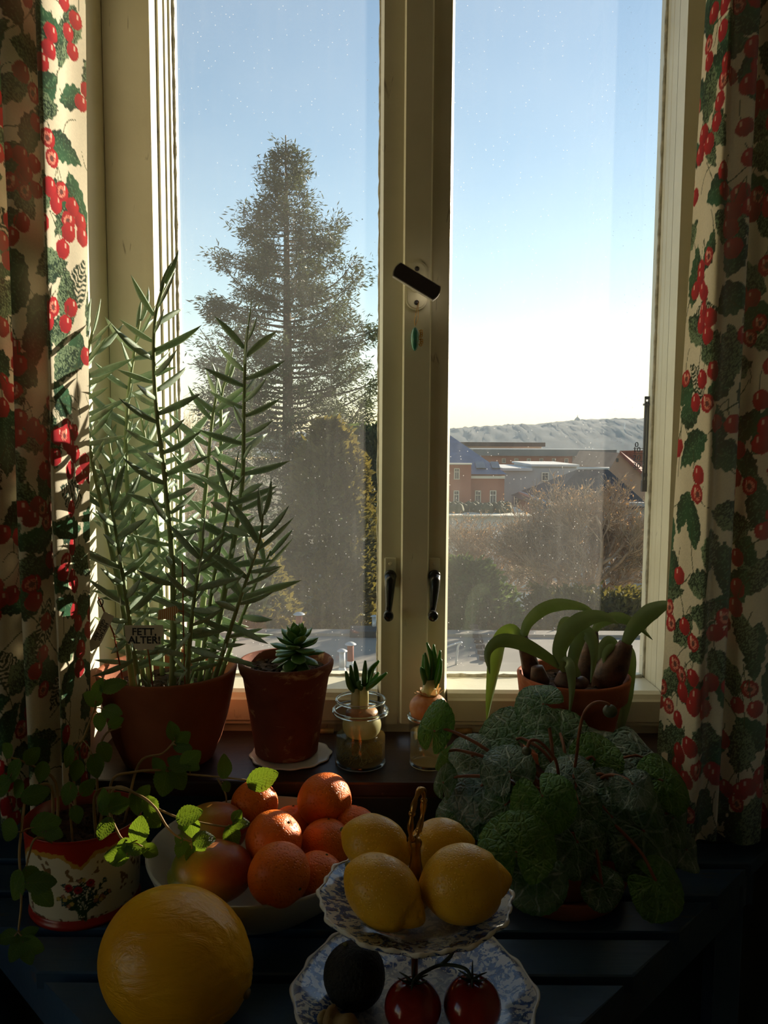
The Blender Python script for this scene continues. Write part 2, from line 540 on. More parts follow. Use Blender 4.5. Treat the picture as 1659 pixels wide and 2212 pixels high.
# turquoise drop pendant on a gold thread, hung on the handle
M['turquoise'] = mottled('turquoise_glass', rgb(30, 104, 92), rgb(70, 150, 130), 40, 0.12, 0.0, 60, 0, 0.8)
M['gold'] = mottled('gold_metal', rgb(196, 140, 60), rgb(230, 184, 96), 50, 0.28, 0.1, 90, 0.95)
pb = at(896, 730, 1.425)
pen = thing('window_pendant', 'turquoise drop pendant with gold trinkets hanging below the slanted window handle', 'pendant', pb)
b = MB()
b.blob(pb, 0.0072, 0.0085, 0.0225, None, 20, 16, lambda u: 1.0 - 0.18*max(0, u.z)**2)
b.build('drop', M['turquoise'], pen)
b = MB()
tq = at(904, 652, 1.4362)
b.tube([pb + Vector((0, 0, 0.0215)), (pb + tq)/2 + Vector((-0.004, 0, 0)), tq], 0.00045, 5)
b.tube([pb + Vector((0.001, 0, 0.0215)), at(903, 690, 1.43), tq], 0.0004, 5)
b.build('thread', M['gold'], pen)
rnd = random.Random(5)
for k in range(7):
    q = pb + Vector((0.0085+0.004*rnd.random(), -0.003+0.004*rnd.random(), 0.012-0.004*k))
    b = MB()
    b.tube([q + Vector((0.0022*math.cos(a), 0, 0.0022*math.sin(a))) for a in [2*math.pi*i/10 for i in range(11)]], 0.0008, 5)
    b.tube([q, q + Vector((-0.004, 0, 0.001))], 0.0006, 4)
    b.build('trinket', M['gold'], pen)

# ------------------------------------------------------------------ curtains
CREAM = np.array(rgb(226, 216, 192)); 
def cloth_print(S, Z, seed, spacing=0.057):
    """paint a cherry print over cloth coordinates (metres); returns linear rgb"""
    rs = np.random.RandomState(seed)
    col = np.tile(CREAM, S.shape + (1,)).astype(float)
    wob = 0.0016*np.sin(S*410+Z*170) + 0.0012*np.sin(Z*530-S*120+1.3)
    s0, s1, z0, z1 = S.min(), S.max(), Z.min(), Z.max()
    grain = rs.rand(*S.shape)
    def region(c, r):
        zi = np.where((Z[:, 0] > c[1]-r) & (Z[:, 0] < c[1]+r))[0]
        si = np.where((S[0] > c[0]-r) & (S[0] < c[0]+r))[0]
        if len(zi) == 0 or len(si) == 0: return None
        return (slice(zi[0], zi[-1]+1), slice(si[0], si[-1]+1))
    def line(p, q, wdt, c, bend=0.0):
        p, q = np.array(p), np.array(q)
        m = (p+q)/2; L = np.linalg.norm(q-p)
        g = region(m, L*0.7+0.01)
        if g is None or L < 1e-4: return
        d = (q-p)/L; nrm = np.array([-d[1], d[0]])
        u = (S[g]-p[0])*d[0] + (Z[g]-p[1])*d[1]
        v = (S[g]-p[0])*nrm[0] + (Z[g]-p[1])*nrm[1] - bend*4*(u/L)*(1-u/L)
        k = (np.abs(v) < wdt) & (u > 0) & (u < L)
        col[g][k] = c
    def leaf(c, L, wd, a, kind):
        g = region(c, L*1.1)
        if g is None: return
        ca, sa = math.cos(a), math.sin(a)
        u = ((S[g]-c[0])*ca + (Z[g]-c[1])*sa)/L
        v = (-(S[g]-c[0])*sa + (Z[g]-c[1])*ca + wob[g])/wd
        v = v - 0.25*(u*u)
        edge = (1-u*u)*(1-0.25*u) + 0.05*np.abs(((u*16) % 1)-0.5)
        ins = np.abs(v) < edge
        dark, mid = np.array(rgb(20, 52, 38)), np.array(rgb(44, 92, 62))
        vein = (np.abs(v) < 0.045) | ((np.abs(((u*6 - np.abs(v)*2.6) % 1) - 0.5) < 0.06) & (np.abs(v) < edge*0.9))
        if kind == 0:
            tt = np.clip(0.5+0.7*v, 0, 1)[..., None]
            cc = dark*(1-tt) + mid*tt
            cc = np.where(((vein) & (grain[g] > 0.35))[..., None], np.array(rgb(92, 128, 92)), cc)
        elif kind == 1:
            st = (grain[g] > 0.55 - 0.35*v)[..., None]
            cc = np.where(st, dark, np.array(rgb(120, 142, 108)))
            cc = np.where(vein[..., None], dark, cc)
        else:   # striped half-open leaf, cream showing through
            st = (((u*5 - np.abs(v)*2) % 1) < 0.55)
            cc = np.where((st & (np.abs(v) < edge*0.9))[..., None], dark, CREAM*0.95)
            cc = np.where((np.abs(v) > edge-0.09)[..., None], dark, cc)
        col[g][ins] = cc[ins]
    def cherry(c, r, kind):
        g = region(c, r*1.25)
        if g is None: return
        dx, dz = (S[g]-c[0])/r, (Z[g]-c[1])/(r*0.93)
        d = np.sqrt(dx*dx+dz*dz) + wob[g]*18
        ins = d < 1
        red, deep, pink = np.array(rgb(196, 34, 44)), np.array(rgb(128, 14, 32)), np.array(rgb(222, 138, 118))
        tt = np.clip(0.45+0.45*dx-0.25*dz, 0, 1)[..., None]
        cc = red*(1-tt) + deep*tt
        hl = (np.abs(dx+0.38) < 0.11) & (np.abs(dz-0.4) < 0.24)
        if kind == 0:
            cc = np.where(hl[..., None], np.array(rgb(232, 190, 170)), cc)
        else:
            core = np.sqrt((dx-0.1)**2 + (dz+0.05)**2)
            cc = np.where(((core < 0.62) & (grain[g] > 0.25))[..., None], pink, cc)
            cc = np.where((core < 0.3)[..., None], np.array(rgb(112, 62, 60)), cc)
            cc = np.where(hl[..., None], np.array(rgb(236, 205, 182)), cc)
        cc = np.where((d > 0.88)[..., None], np.array(rgb(170, 22, 34)), cc)
        col[g][ins] = cc[ins]
    stem = np.array(rgb(58, 74, 44))
    ny, nx = int((z1-z0)/spacing)+2, int((s1-s0)/spacing)+2
    cells = [(i, j) for i in range(ny) for j in range(nx)]
    rs.shuffle(cells)
    for i, j in cells:                       # leaves and trailing sprigs first
        c = (s0 + (j+0.5*(i % 2)+0.3*rs.randn()*0.7)*spacing, z0 + (i+0.3*rs.randn())*spacing)
        k = rs.rand()
        if k < 0.88:
            leaf(c, 0.033+0.016*rs.rand(), 0.017+0.008*rs.rand(), rs.rand()*6.28, rs.choice([0, 0, 0, 0, 0, 1, 1, 1, 1, 0, 0, 1, 2]))
        q = (c[0]+0.04*rs.randn(), c[1]+0.045*rs.randn())
        line(c, q, 0.0009, stem, 0.01*rs.randn())
    for i, j in cells:
        c = np.array((s0 + (j+0.5*((i+1) % 2)+0.25*rs.randn())*spacing, z0 + (i+0.5+0.2*rs.randn())*spacing))
        if rs.rand() < 0.55:
            r = 0.0135+0.003*rs.rand()
            n = rs.choice([1, 2, 2, 3])
            knot = c + np.array((0.012*rs.randn(), 0.035+0.012*rs.rand()))
            a0 = rs.rand()*6.28
            for m in range(n):
                a = a0 + m*6.28/max(n, 2)
                p = c + (np.array((math.cos(a), math.sin(a)*0.8))*r*1.12 if n > 1 else 0)
                line(p, knot, 0.0007, stem, 0.004)
                cherry(p, r, rs.choice([0, 0, 0, 0, 1]))
    col *= (0.93 + 0.1*grain)[..., None]
    return col
def curtain_material():
    t = NT('cherry_print_cotton')
    at_ = t.n('ShaderNodeAttribute', attribute_name='print')
    co = t.coord('Object')
    wv = t.noise(t.coord('Object', (1, 1, 1)), 900, 2)
    nm = t.bump(wv, 0.25, 0.001)
    col = at_.outputs['Color']
    p = t.pbr(col, 0.9, 0, nm, **{'Specular IOR Level': 0.15})
    tcol = t.mix(0.45, col, rgb(235, 222, 190))
    return t.done(t.mixs(0.22, p, t.trans(tcol)))
M['curtain'] = curtain_material()
def curtain(name, label, top, bot, z0, z1, seed):
    """top / bot: plan-view fold lines (x, y); the cloth is interpolated between them"""
    pitch = 0.0017
    T = spline([(x, y, 0) for x, y in top], 14)
    B = spline([(x, y, 0) for x, y in bot], 14)
    dist = [0]
    for i in range(1, len(T)):
        dist.append(dist[-1] + max((T[i]-T[i-1]).length, (B[i]-B[i-1]).length))
    tot = dist[-1]
    ns, nz = int(tot/pitch), int((z1-z0)/pitch)
    s = np.linspace(0, tot, ns)
    TT = np.stack([np.interp(s, dist, [p[k] for p in T]) for k in (0, 1)], 1)
    BB = np.stack([np.interp(s, dist, [p[k] for p in B]) for k in (0, 1)], 1)
    z = np.linspace(z0, z1, nz)
    f = ((z-z0)/(z1-z0))[:, None]
    f = f**0.8
    ripple = 0.0022*np.sin(z*9.0)[:, None]*np.sin(s*60)[None, :]
    X = BB[None, :, 0]*(1-f) + TT[None, :, 0]*f + ripple
    Y = BB[None, :, 1]*(1-f) + TT[None, :, 1]*f + ripple*0.5
    hem = 0.004*np.sin(s*48)[None, :]*(1-f)
    Zg = np.repeat(z[:, None], ns, 1) + hem
    co = np.stack([X, Y, Zg], 2).reshape(-1, 3)
    idx = np.arange(ns*nz).reshape(nz, ns)
    q = np.stack([idx[:-1, :-1], idx[:-1, 1:], idx[1:, 1:], idx[1:, :-1]], 2).reshape(-1, 4)
    me = bpy.data.meshes.new(name)
    me.vertices.add(len(co)); me.vertices.foreach_set('co', co.ravel())
    me.loops.add(q.size); me.loops.foreach_set('vertex_index', q.ravel())
    me.polygons.add(len(q))
    me.polygons.foreach_set('loop_start', np.arange(0, q.size, 4)); me.polygons.foreach_set('loop_total', np.full(len(q), 4))
    me.polygons.foreach_set('use_smooth', np.ones(len(q), bool))
    me.update(calc_edges=True)
    c = cloth_print(np.repeat(s[None, :], nz, 0), np.repeat(z[:, None], ns, 1), seed)
    ca = me.color_attributes.new('print', 'FLOAT_COLOR', 'POINT')
    ca.data.foreach_set('color', np.concatenate([c.reshape(-1, 3), np.ones((len(co), 1))], 1).ravel())
    me.materials.append(M['curtain'])
    o = bpy.data.objects.new(name, me)
    COL.objects.link(o)
    return tag(o, label, 'curtain')
lt = [(-0.450,1.276),(-0.468,1.235),(-0.488,1.178),(-0.506,1.215),(-0.520,1.172),(-0.538,1.166),(-0.549,1.212),(-0.562,1.170),(-0.580,1.168),(-0.597,1.215),(-0.63,1.17),(-0.66,1.215),(-0.70,1.175)]
lb = [(-0.470,1.238),(-0.476,1.215),(-0.486,1.176),(-0.503,1.208),(-0.515,1.170),(-0.533,1.164),(-0.546,1.208),(-0.560,1.168),(-0.580,1.166),(-0.597,1.210),(-0.63,1.17),(-0.66,1.212),(-0.70,1.175)]
curtain('curtain', 'cherry print curtain beside the tall succulent, its inner edge in sunlight', lt, lb, 0.768, 2.415, 11)
rt = [(0.487,1.262),(0.482,1.225),(0.477,1.172),(0.497,1.186),(0.520,1.168),(0.534,1.205),(0.552,1.166),(0.582,1.170),(0.594,1.212),(0.62,1.17),(0.65,1.212),(0.70,1.175)]
rb_ = [(0.434,1.243),(0.447,1.205),(0.467,1.160),(0.484,1.178),(0.505,1.163),(0.520,1.206),(0.542,1.162),(0.575,1.166),(0.590,1.21),(0.62,1.17),(0.65,1.212),(0.70,1.175)]
curtain('curtain', 'cherry print curtain beside the spotted-leaf cyclamen, hanging in the shade', rt, rb_, 0.755, 2.415, 29)
rod = MB(); rod.tube([(-1.0, 1.195, 2.424), (1.0, 1.195, 2.424)], 0.004, 16)
rodt = thing('curtain_rod', 'slim wooden curtain rod above the window', 'curtain rod', (0, 1.195, 2.424))
rod.build('rail', M['floor'], rodt)
for x in (-0.95, 0.95):
    MB().tube([(x, 1.195, 2.424), (x, 1.292, 2.424)], 0.009, 10).build('bracket', M['floor'], rodt)

# ------------------------------------------------------------------ slatted table
def table_paint():
    t = NT('worn_blue_table_paint')
    co = t.coord('Object')
    col = t.ramp(t.noise(co, 5, 5), [(0.3, rgb(38, 58, 80)), (0.7, rgb(58, 86, 114))])
    worn = t.ramp(t.noise(t.coord('Object', (4, 22, 22)), 1.1, 6, 0.65), [(0.63, 0.0), (0.70, 1.0)])
    col = t.mix(worn, col, rgb(104, 84, 56))
    nm = t.bump(t.noise(t.coord('Object', (3, 50, 50)), 2.0, 5), 0.25, 0.002)
    return t.done(t.pbr(col, 0.36, 0, nm))
M['table'] = table_paint()
tb = thing('slatted_table', 'dark blue painted slatted wooden table with slanting cut corners below the sill', 'table', (-0.05, 1.0, 0))
def tx(y, side):      # slanting ends
    return (y-0.625) if side > 0 else -(y-0.51)
yc = 1.2435
while yc > 0.72:
    y0, y1 = yc-0.0365, yc+0.0365
    if y1 > 1.275: y1 = 1.270
    cap = 0.66
    pr = [(max(tx(y0, -1), -0.72), y0), (min(tx(y0, 1), cap), y0), (min(tx(y1, 1), cap), y1), (max(tx(y1, -1), -0.72), y1)]
    b = MB()
    n = 4
    v = [(x, y, TABLE-0.002) for x, y in pr]
    top = []
    cx = sum(p[0] for p in pr)/4; cy = sum(p[1] for p in pr)/4
    for x, y in pr:
        top.append((x - 0.002*math.copysign(1, x-cx), y - 0.002*math.copysign(1, y-cy), TABLE))
    bot = [(x, y, TABLE-0.022) for x, y in pr]
    b.add(bot + v + top, [(3,2,1,0)] + [(i, (i+1) % 4, 4+(i+1) % 4, 4+i) for i in range(4)] + [(4+i, 4+(i+1) % 4, 8+(i+1) % 4, 8+i) for i in range(4)] + [(8,9,10,11)], False)
    b.build('slat', M['table'], tb)
    yc -= 0.0895
def apron(a, c):
    a, c = Vector(a), Vector(c)
    d = (c-a).normalized(); nrm = Vector((-d.y, d.x))*0.011
    pr = [(a+nrm)[:], (c+nrm)[:], (c-nrm)[:], (a-nrm)[:]]
    MB().prism(pr[::-1], 'z', TABLE-0.085, TABLE-0.0215).build('apron', M['table'], tb)
apron((0.60, 1.26), (0.085, 0.745)); apron((-0.68, 1.225), (-0.195, 0.74)); apron((-0.195, 0.74), (0.085, 0.74)); apron((-0.68, 1.245), (0.60, 1.245))
for x, y in ((0.555, 1.235), (-0.64, 1.225), (0.06, 0.76), (-0.17, 0.76)):
    MB().bbox(x-0.022, x+0.022, y-0.022, y+0.022, 0.0, TABLE-0.0215, 0.003).build('leg', M['table'], tb)
# ------------------------------------------------------------------ outside
M['soil_out'] = mottled('winter_ground', rgb(92, 84, 62), rgb(120, 112, 84), 0.4, 0.95, 0, 1)
structure(MB().box(-140, 140, -160, 420, -9.2, -9.0).build('ground', M['soil_out']))
def hill():
    nx, ny = 420, 30
    vs, fs = [], []
    for j in range(ny):
        y = 1500 + 1300*j/(ny-1)
        for i in range(nx):
            x = -1500 + 3000*i/(nx-1)
            env = math.sin(math.pi*min(1, j/(ny-1)*1.15))**1.2
            q_ = min(1, max(0, (x-60)/460)); hgt = 24 + 34*q_*q_*(3-2*q_) - 12*max(0, (x-620)/400) + 4*math.sin(x*0.011) + 8*noise.noise(Vector((x*0.004, y*0.002, 3)))
            z = -30 + (hgt+30)*env + (5.0*noise.noise(Vector((x*0.03, y*0.03, 7))) + 6.0*noise.noise(Vector((x*0.13, y*0.05, 1))))*env
            vs.append((x, y, z))
    for j in range(ny-1):
        for i in range(nx-1):
            a = j*nx+i
            fs.append((a, a+1, a+nx+1, a+nx))
    b = MB(); b.add(vs, fs)
    o = structure(b.build('hill', mottled('wooded_hillside', rgb(34, 42, 42), rgb(64, 72, 72), 0.02, 1.0, 0, 1)))
    return o
hill()
M['far_stone'] = mottled('far_building_stone', rgb(120, 118, 112), rgb(140, 138, 130), 0.05, 0.9, 0, 1)
p = at(1247, 916, 2050); q = at(1262, 916, 2050)
tw = thing('hilltop_tower', 'small domed tower with a long low wing on the hazy hilltop', 'tower', p)
b = MB(); b.lathe([(7.5, -6), (7.5, 9), (8.2, 9.5), (6.5, 13), (3, 16.5), (1, 18), (0.6, 22), (0, 23)], p, 16)
b.build('dome_tower', M['far_stone'], tw)
MB().box(p.x+4, p.x+38, p.y-8, p.y+8, p.z-10, p.z+8).build('wing', M['far_stone'], tw)
mast = thing('radio_mast', 'slim pale mast standing on the far hillside', 'mast', at(1349, 935, 1800))
b = MB(); c = WO[mast.name]; b.tube([c - Vector((0,0,12)), c + Vector((0,0,24))], [1.4, 0.5], 8); b.build('pole', mottled('mast_paint', rgb(215,215,212), rgb(228,228,226), 1, 0.7, 0, 1), mast)

M['brick'] = mottled('brick_facade', rgb(150, 92, 70), rgb(172, 108, 82), 1.2, 0.9, 0, 1)
M['slate'] = mottled('blue_slate_roof', rgb(58, 78, 108), rgb(78, 98, 128), 1.5, 0.5, 0, 1)
M['cream_far'] = mottled('cream_stone_trim', rgb(206, 196, 172), rgb(220, 212, 192), 1, 0.9, 0, 1)
M['grey_far'] = mottled('grey_render', rgb(150, 148, 148), rgb(170, 168, 166), 0.6, 0.9, 0, 1)
M['white_far'] = mottled('pale_render', rgb(190, 188, 184), rgb(206, 204, 200), 0.6, 0.9, 0, 1)
M['darkroof'] = mottled('dark_tile_roof', rgb(58, 50, 50), rgb(78, 66, 62), 2.5, 0.8, 0, 1)
M['redroof'] = mottled('red_tile_roof', rgb(120, 70, 60), rgb(144, 88, 74), 2.5, 0.85, 0, 1)
M['metal_far'] = mottled('grey_roof_sheet', rgb(98, 104, 104), rgb(120, 124, 122), 0.8, 0.6, 0, 1)
M['glass_far'] = mottled('dark_window_glass', rgb(44, 52, 60), rgb(70, 80, 90), 2, 0.12, 0, 1)
def pbox(m, px0, py0, px1, py1, Y, dep):
    """box whose front face at depth Y fills a pixel rectangle"""
    a, c = at(px0, py1, Y), at(px1, py0, Y)
    m.box(a.x, c.x, Y, Y+dep, a.z, c.z)
    return a, c
def window_far(par, px0, py0, px1, py1, Y, trim=True):
    a, c = at(px0, py1, Y), at(px1, py0, Y)
    w = MB()
    t = (c.x-a.x)*0.16
    w.box(a.x-t, c.x+t, Y-0.12, Y+0.02, c.z, c.z+t); w.box(a.x-t*1.3, c.x+t*1.3, Y-0.16, Y+0.02, a.z-t, a.z)
    w.box(a.x-t, a.x, Y-0.12, Y+0.02, a.z, c.z); w.box(c.x, c.x+t, Y-0.12, Y+0.02, a.z, c.z)
    mx = (a.x+c.x)/2
    w.box(mx-t*0.25, mx+t*0.25, Y-0.08, Y+0.02, a.z, c.z); w.box(a.x, c.x, Y-0.08, Y+0.02, a.z+(c.z-a.z)*0.66, a.z+(c.z-a.z)*0.72)
    o = w.build('window', M['cream_far'], par)
    g = MB(); g.box(a.x, c.x, Y-0.05, Y+0.01, a.z, c.z)
    g.build('pane', M['glass_far'], o)
Y = 45
B = thing('brick_house', 'orange brick house with a steep blue slate roof and white windows', 'building', (at(980, 1095, Y).x, Y, -9))
m = MB(); a = at(860, 1098, Y); c = at(1090, 1024, Y); m.box(a.x, c.x, Y, Y+12, -9, c.z)
c2 = at(1018, 1003, Y-0.5); m.box(a.x, c2.x, Y-0.5, Y+1, a.z-6, c2.z)
m.build('wall', M['brick'], B)
m = MB(); e0, e1, ap = at(860, 1024, Y), at(1093, 1024, Y), at(972, 940, Y+6)
zr = ap.z
m.add([(e0.x, Y-0.4, c.z), (e1.x, Y-0.4, c.z), (e1.x, Y+12.4, c.z), (e0.x, Y+12.4, c.z), (e0.x, Y+6, zr), (ap.x, Y+6, zr)], [(0,1,5,4), (1,2,5), (2,3,4,5), (3,0,4), (3,2,1,0)], False)
rf = m.build('roof', M['slate'], B)
for (x0, x1) in ((1028, 1044), (1062, 1074)):
    pa, pc = at(x0, 1016, Y+0.6), at(x1, 1006, Y+1.6)
    mm = MB(); mm.add([(pa.x, Y+0.3, pa.z+0.15), (pc.x, Y+0.3, pa.z+0.15), (pc.x, Y+1.3, pc.z+0.25), (pa.x, Y+1.3, pc.z+0.25), (pa.x, Y+0.9, pa.z-0.3), (pc.x, Y+0.9, pa.z-0.3)], [(0,1,2,3), (0,4,5,1), (0,3,4), (1,5,2), (4,3,2,5)], False)
    mm.build('skylight', M['glass_far'], rf)
m = MB(); pbox(m, 860, 1004, 1020, 1000, Y-0.9, 0.6); pbox(m, 1008, 1034, 1091, 1028, Y-0.3, 0.4); pbox(m, 860, 1098, 1090, 1092, Y-1.4, 1.3)
m.build('cornice', M['cream_far'], B)
for r in ((982, 1013, 991, 1034), (981, 1061, 990, 1085)): window_far(B, *r, Y-0.52)
for r in ((1027, 1061, 1037, 1088), (1059, 1061, 1070, 1088)): window_far(B, *r, Y)
Y = 38
B = thing('flat_roofed_house', 'low pale house with a flat roof terrace and wide windows behind the bare tree', 'building', (at(1000, 1230, Y).x, Y, -9))
m = MB(); a = at(850, 1230, Y); c = at(1148, 1114, Y); m.box(a.x, c.x, Y, Y+4.6, -9, c.z); m.build('wall', M['white_far'], B)
m = MB(); pbox(m, 850, 1117, 1150, 1112, Y-0.3, 5.0); m.build('parapet', M['cream_far'], B)
m = MB(); pbox(m, 850, 1178, 1140, 1173, Y-0.2, 0.3); m.build('string_course', M['cream_far'], B)
for x0 in (975, 1002, 1030): window_far(B, x0, 1145, x0+20, 1172, Y)
for x0 in (980, 1020): window_far(B, x0, 1190, x0+22, 1222, Y)
rnd = random.Random(3)
m = MB()
for k in range(60):
    q = at(940+rnd.random()*160, 1106, Y+1.5)
    m.blob((q.x, Y+0.8+rnd.random()*2, c.z+0.12), 0.28, 0.28, 0.2+0.25*rnd.random(), None, 6, 4)
m.build('roof_planting', mottled('roof_greenery', rgb(66, 70, 48), rgb(94, 92, 66), 3, 0.9, 0, 1), B)
Y = 52
B = thing('grey_block', 'plain grey rendered block with one small square window', 'building', (at(1160, 1100, Y).x, Y, -9))
m = MB(); a = at(1086, 1110, Y); c = at(1245, 1012, Y); m.box(a.x, c.x, Y, Y+8, -9, c.z); m.build('wall', M['grey_far'], B)
m = MB(); pbox(m, 1086, 1017, 1150, 1011, Y-0.3, 8); pbox(m, 1148, 1008, 1252, 1003, Y-0.1, 8); pbox(m, 1148, 1014, 1250, 1006, Y+0.3, 7); m.build('roof', M['white_far'], B)
window_far(B, 1171, 1022, 1183, 1037, Y); window_far(B, 1111, 1072, 1121, 1090, Y)
Y = 72
B = thing('long_red_house', 'long low red building under a grey roof in the far row', 'building', (at(1200, 1000, Y).x, Y, -9))
m = MB(); a = at(1062, 1020, Y); c = at(1236, 984, Y); m.box(a.x, c.x, Y, Y+8, -9, c.z); m.build('wall', M['brick'], B)
m = MB(); a2 = at(1236, 1016, Y); c2 = at(1325, 986, Y); m.box(a2.x, c2.x, Y, Y+8, -9, c2.z); m.build('side_wing', M['grey_far'], B)
m = MB(); pbox(m, 1022, 986, 1332, 970, Y-0.6, 10); m.build('roof', M['metal_far'], B)
for k in range(6):
    x0 = 1085 + k*27
    window_far(B, x0, 991, x0+6, 999, Y)
Y = 84
B = thing('flat_slab_hall', 'dark flat slab roof over a pale hall beyond the red building', 'building', (at(1090, 975, Y).x, Y, -9))
m = MB(); a = at(1010, 1000, Y); c = at(1170, 963, Y); m.box(a.x, c.x, Y, Y+10, -9, c.z); m.build('wall', M['white_far'], B)
m = MB(); pbox(m, 1003, 965, 1178, 955, Y-1, 14); m.build('roof', M['darkroof'], B)
m = MB(); pbox(m, 1036, 993, 1066, 978, 60, 0.3); 
Y = 40
B = thing('dark_gabled_house', 'house with a broad dark tiled roof half hidden by the bare tree', 'building', (at(1290, 1100, Y).x, Y, -9))
e0, e1 = at(1172, 1066, Y), at(1412, 1100, Y); r0, r1 = at(1250, 1013, Y+5), at(1312, 1013, Y+5)
m = MB(); m.box(e0.x+0.3, e1.x-0.3, Y+0.3, Y+9, -9, e1.z+0.3); m.build('wall', M['grey_far'], B)
m = MB(); zb = e1.z
m.add([(e0.x, Y, zb), (e1.x, Y, zb), (e1.x, Y+10, zb), (e0.x, Y+10, zb), (r0.x, Y+5, r0.z), (r1.x, Y+5, r1.z)], [(0,1,5,4), (1,2,5), (2,3,4,5), (3,0,4), (3,2,1,0)], False)
rf = m.build('roof', M['darkroof'], B)
MB().tube([r0 + Vector((-0.1, 0, 0.02)), r1 + Vector((0.1, 0, 0.02))], 0.09, 6).build('ridge', M['white_far'], rf)
Y = 58
B = thing('beige_gable_house', 'beige gable wall with a red tiled roof beside the thermometer', 'building', (at(1360, 1080, Y).x, Y, -9))
g0, g1, ga = at(1318, 1012, Y), at(1392, 1085, Y), at(1338, 978, Y)
m = MB(); m.prism([(g0.x, -9), (g1.x+2, -9), (g1.x+2, g1.z), (ga.x, ga.z), (g0.x, g0.z)], 'y', Y, Y+12); m.build('wall', mottled('beige_gable', rgb(168, 138, 116), rgb(184, 152, 128), 0.8, 0.9, 0, 1), B)
m = MB(); rr = at(1460, 975, Y)
m.add([(ga.x-0.1, Y-0.4, ga.z+0.15), (g1.x+2.1, Y-0.4, g1.z+0.05), (rr.x+6, Y+12, g1.z+0.05), (rr.x+3, Y+6, ga.z+0.2), (ga.x-0.1, Y-0.4, ga.z-0.1), (g1.x+2.1, Y-0.4, g1.z-0.25)], [(0,1,2,3), (0,4,5,1)], False)
m.build('roof', M['redroof'], B)
m = MB(); q0, q1 = at(1331, 998, Y-0.05), at(1336, 990, Y-0.05); m.box(q0.x, q1.x, Y-0.06, Y+0.02, q0.z, q1.z); m.build('window', M['glass_far'], B)

# flat roof just below the window with its vents
M['gravel'] = mottled('grey_roof_felt', rgb(128, 121, 110), rgb(150, 142, 130), 1.3, 0.85, 0.3, 30)
RZ = -1.36
structure(MB().box(-9, 9, 2.6, 10.95, RZ-0.4, RZ).build('flat_roof', M['gravel']), 'grey felted flat roof below the window', 'roof')
structure(MB().box(-9, 9, 10.95, 11.2, -9.0, RZ+0.04).build('roof_kerb', M['gravel']), 'low kerb along the flat roof edge', 'roof kerb')
M['vent_w'] = mottled('galvanised_pipe', rgb(170, 172, 172), rgb(200, 200, 198), 8, 0.45, 0, 1, 0.4)
M['vent_r'] = mottled('rusty_pipe', rgb(120, 62, 44), rgb(150, 84, 58), 8, 0.8, 0, 1)
def vent(px, py, h, r, mat, label):
    c = on(px, py, RZ)
    v = thing('vent_pipe', label, 'vent pipe', c)
    b = MB(); b.tube([c, c + Vector((0,0,h))], r, 14); b.build('pipe', mat, v)
    b = MB(); b.lathe([(0, h+r*1.1), (r*0.9, h+r*0.95), (r*1.7, h+r*0.45), (r*1.75, h+r*0.3), (r*1.0, h+r*0.2), (0, h+r*0.2)], c, 18); b.build('cowl', M['vent_w'], v)
    b = MB(); b.lathe([(r*1.5, 0), (r*1.4, 0.02), (r, 0.06)], c, 14); b.build('collar', M['vent_w'], v)
vent(739, 1452, 0.24, 0.036, M['vent_w'], 'short galvanised vent pipe with a domed cap on the flat roof')
vent(757, 1438, 0.25, 0.040, M['vent_r'], 'short rusty red vent pipe with a metal cap on the flat roof')
vent(646, 1356, 0.18, 0.05, M['vent_r'], 'small rusty stub pipe behind the rosette plant on the flat roof')
vent(808, 1366, 0.22, 0.03, M['vent_w'], 'thin pale vent pipe standing beside the roof hatch')
c = on(790, 1372, RZ)
hb = thing('roof_hatch', 'low black roof hatch lying on the flat roof', 'roof hatch', c)
MB().bbox(c.x-0.22, c.x+0.3, c.y-0.15, c.y+0.2, RZ, RZ+0.09, 0.01).build('lid', mottled('tar_black', (0.02,0.022,0.025), (0.035,0.037,0.04), 5, 0.6, 0, 1), hb)
c = on(985, 1436, RZ)
an = thing('roof_bracket', 'white bent pipe bracket on the flat roof behind the mullion', 'bracket', c)
b = MB(); b.tube(spline([c, c+Vector((0.02,0,0.22)), c+Vector((0.06,0,0.28)), c+Vector((-0.12,0,0.22)), c+Vector((-0.22,0,0.16))], 5), 0.014, 8); b.build('bent_pipe', M['vent_w'], an)
c0, c1 = on(1022, 1352, RZ), on(1048, 1432, RZ)
ld = thing('roof_cable', 'dark cable clipped along the flat roof towards the bare tree', 'cable', c0)
b = MB(); b.tube([c0 + Vector((0,0,0.02)), (c0+c1)/2 + Vector((0.03,0,0.03)), c1 + Vector((0,0,0.02))], 0.012, 6); b.build('line', M['darkroof'], ld)
for k in range(7):
    q = c0.lerp(c1, (k+0.5)/7)
    MB().bbox(q.x-0.06, q.x+0.06, q.y-0.03, q.y+0.03, RZ, RZ+0.05, 0.006).build('clip_block', M['darkroof'], ld)

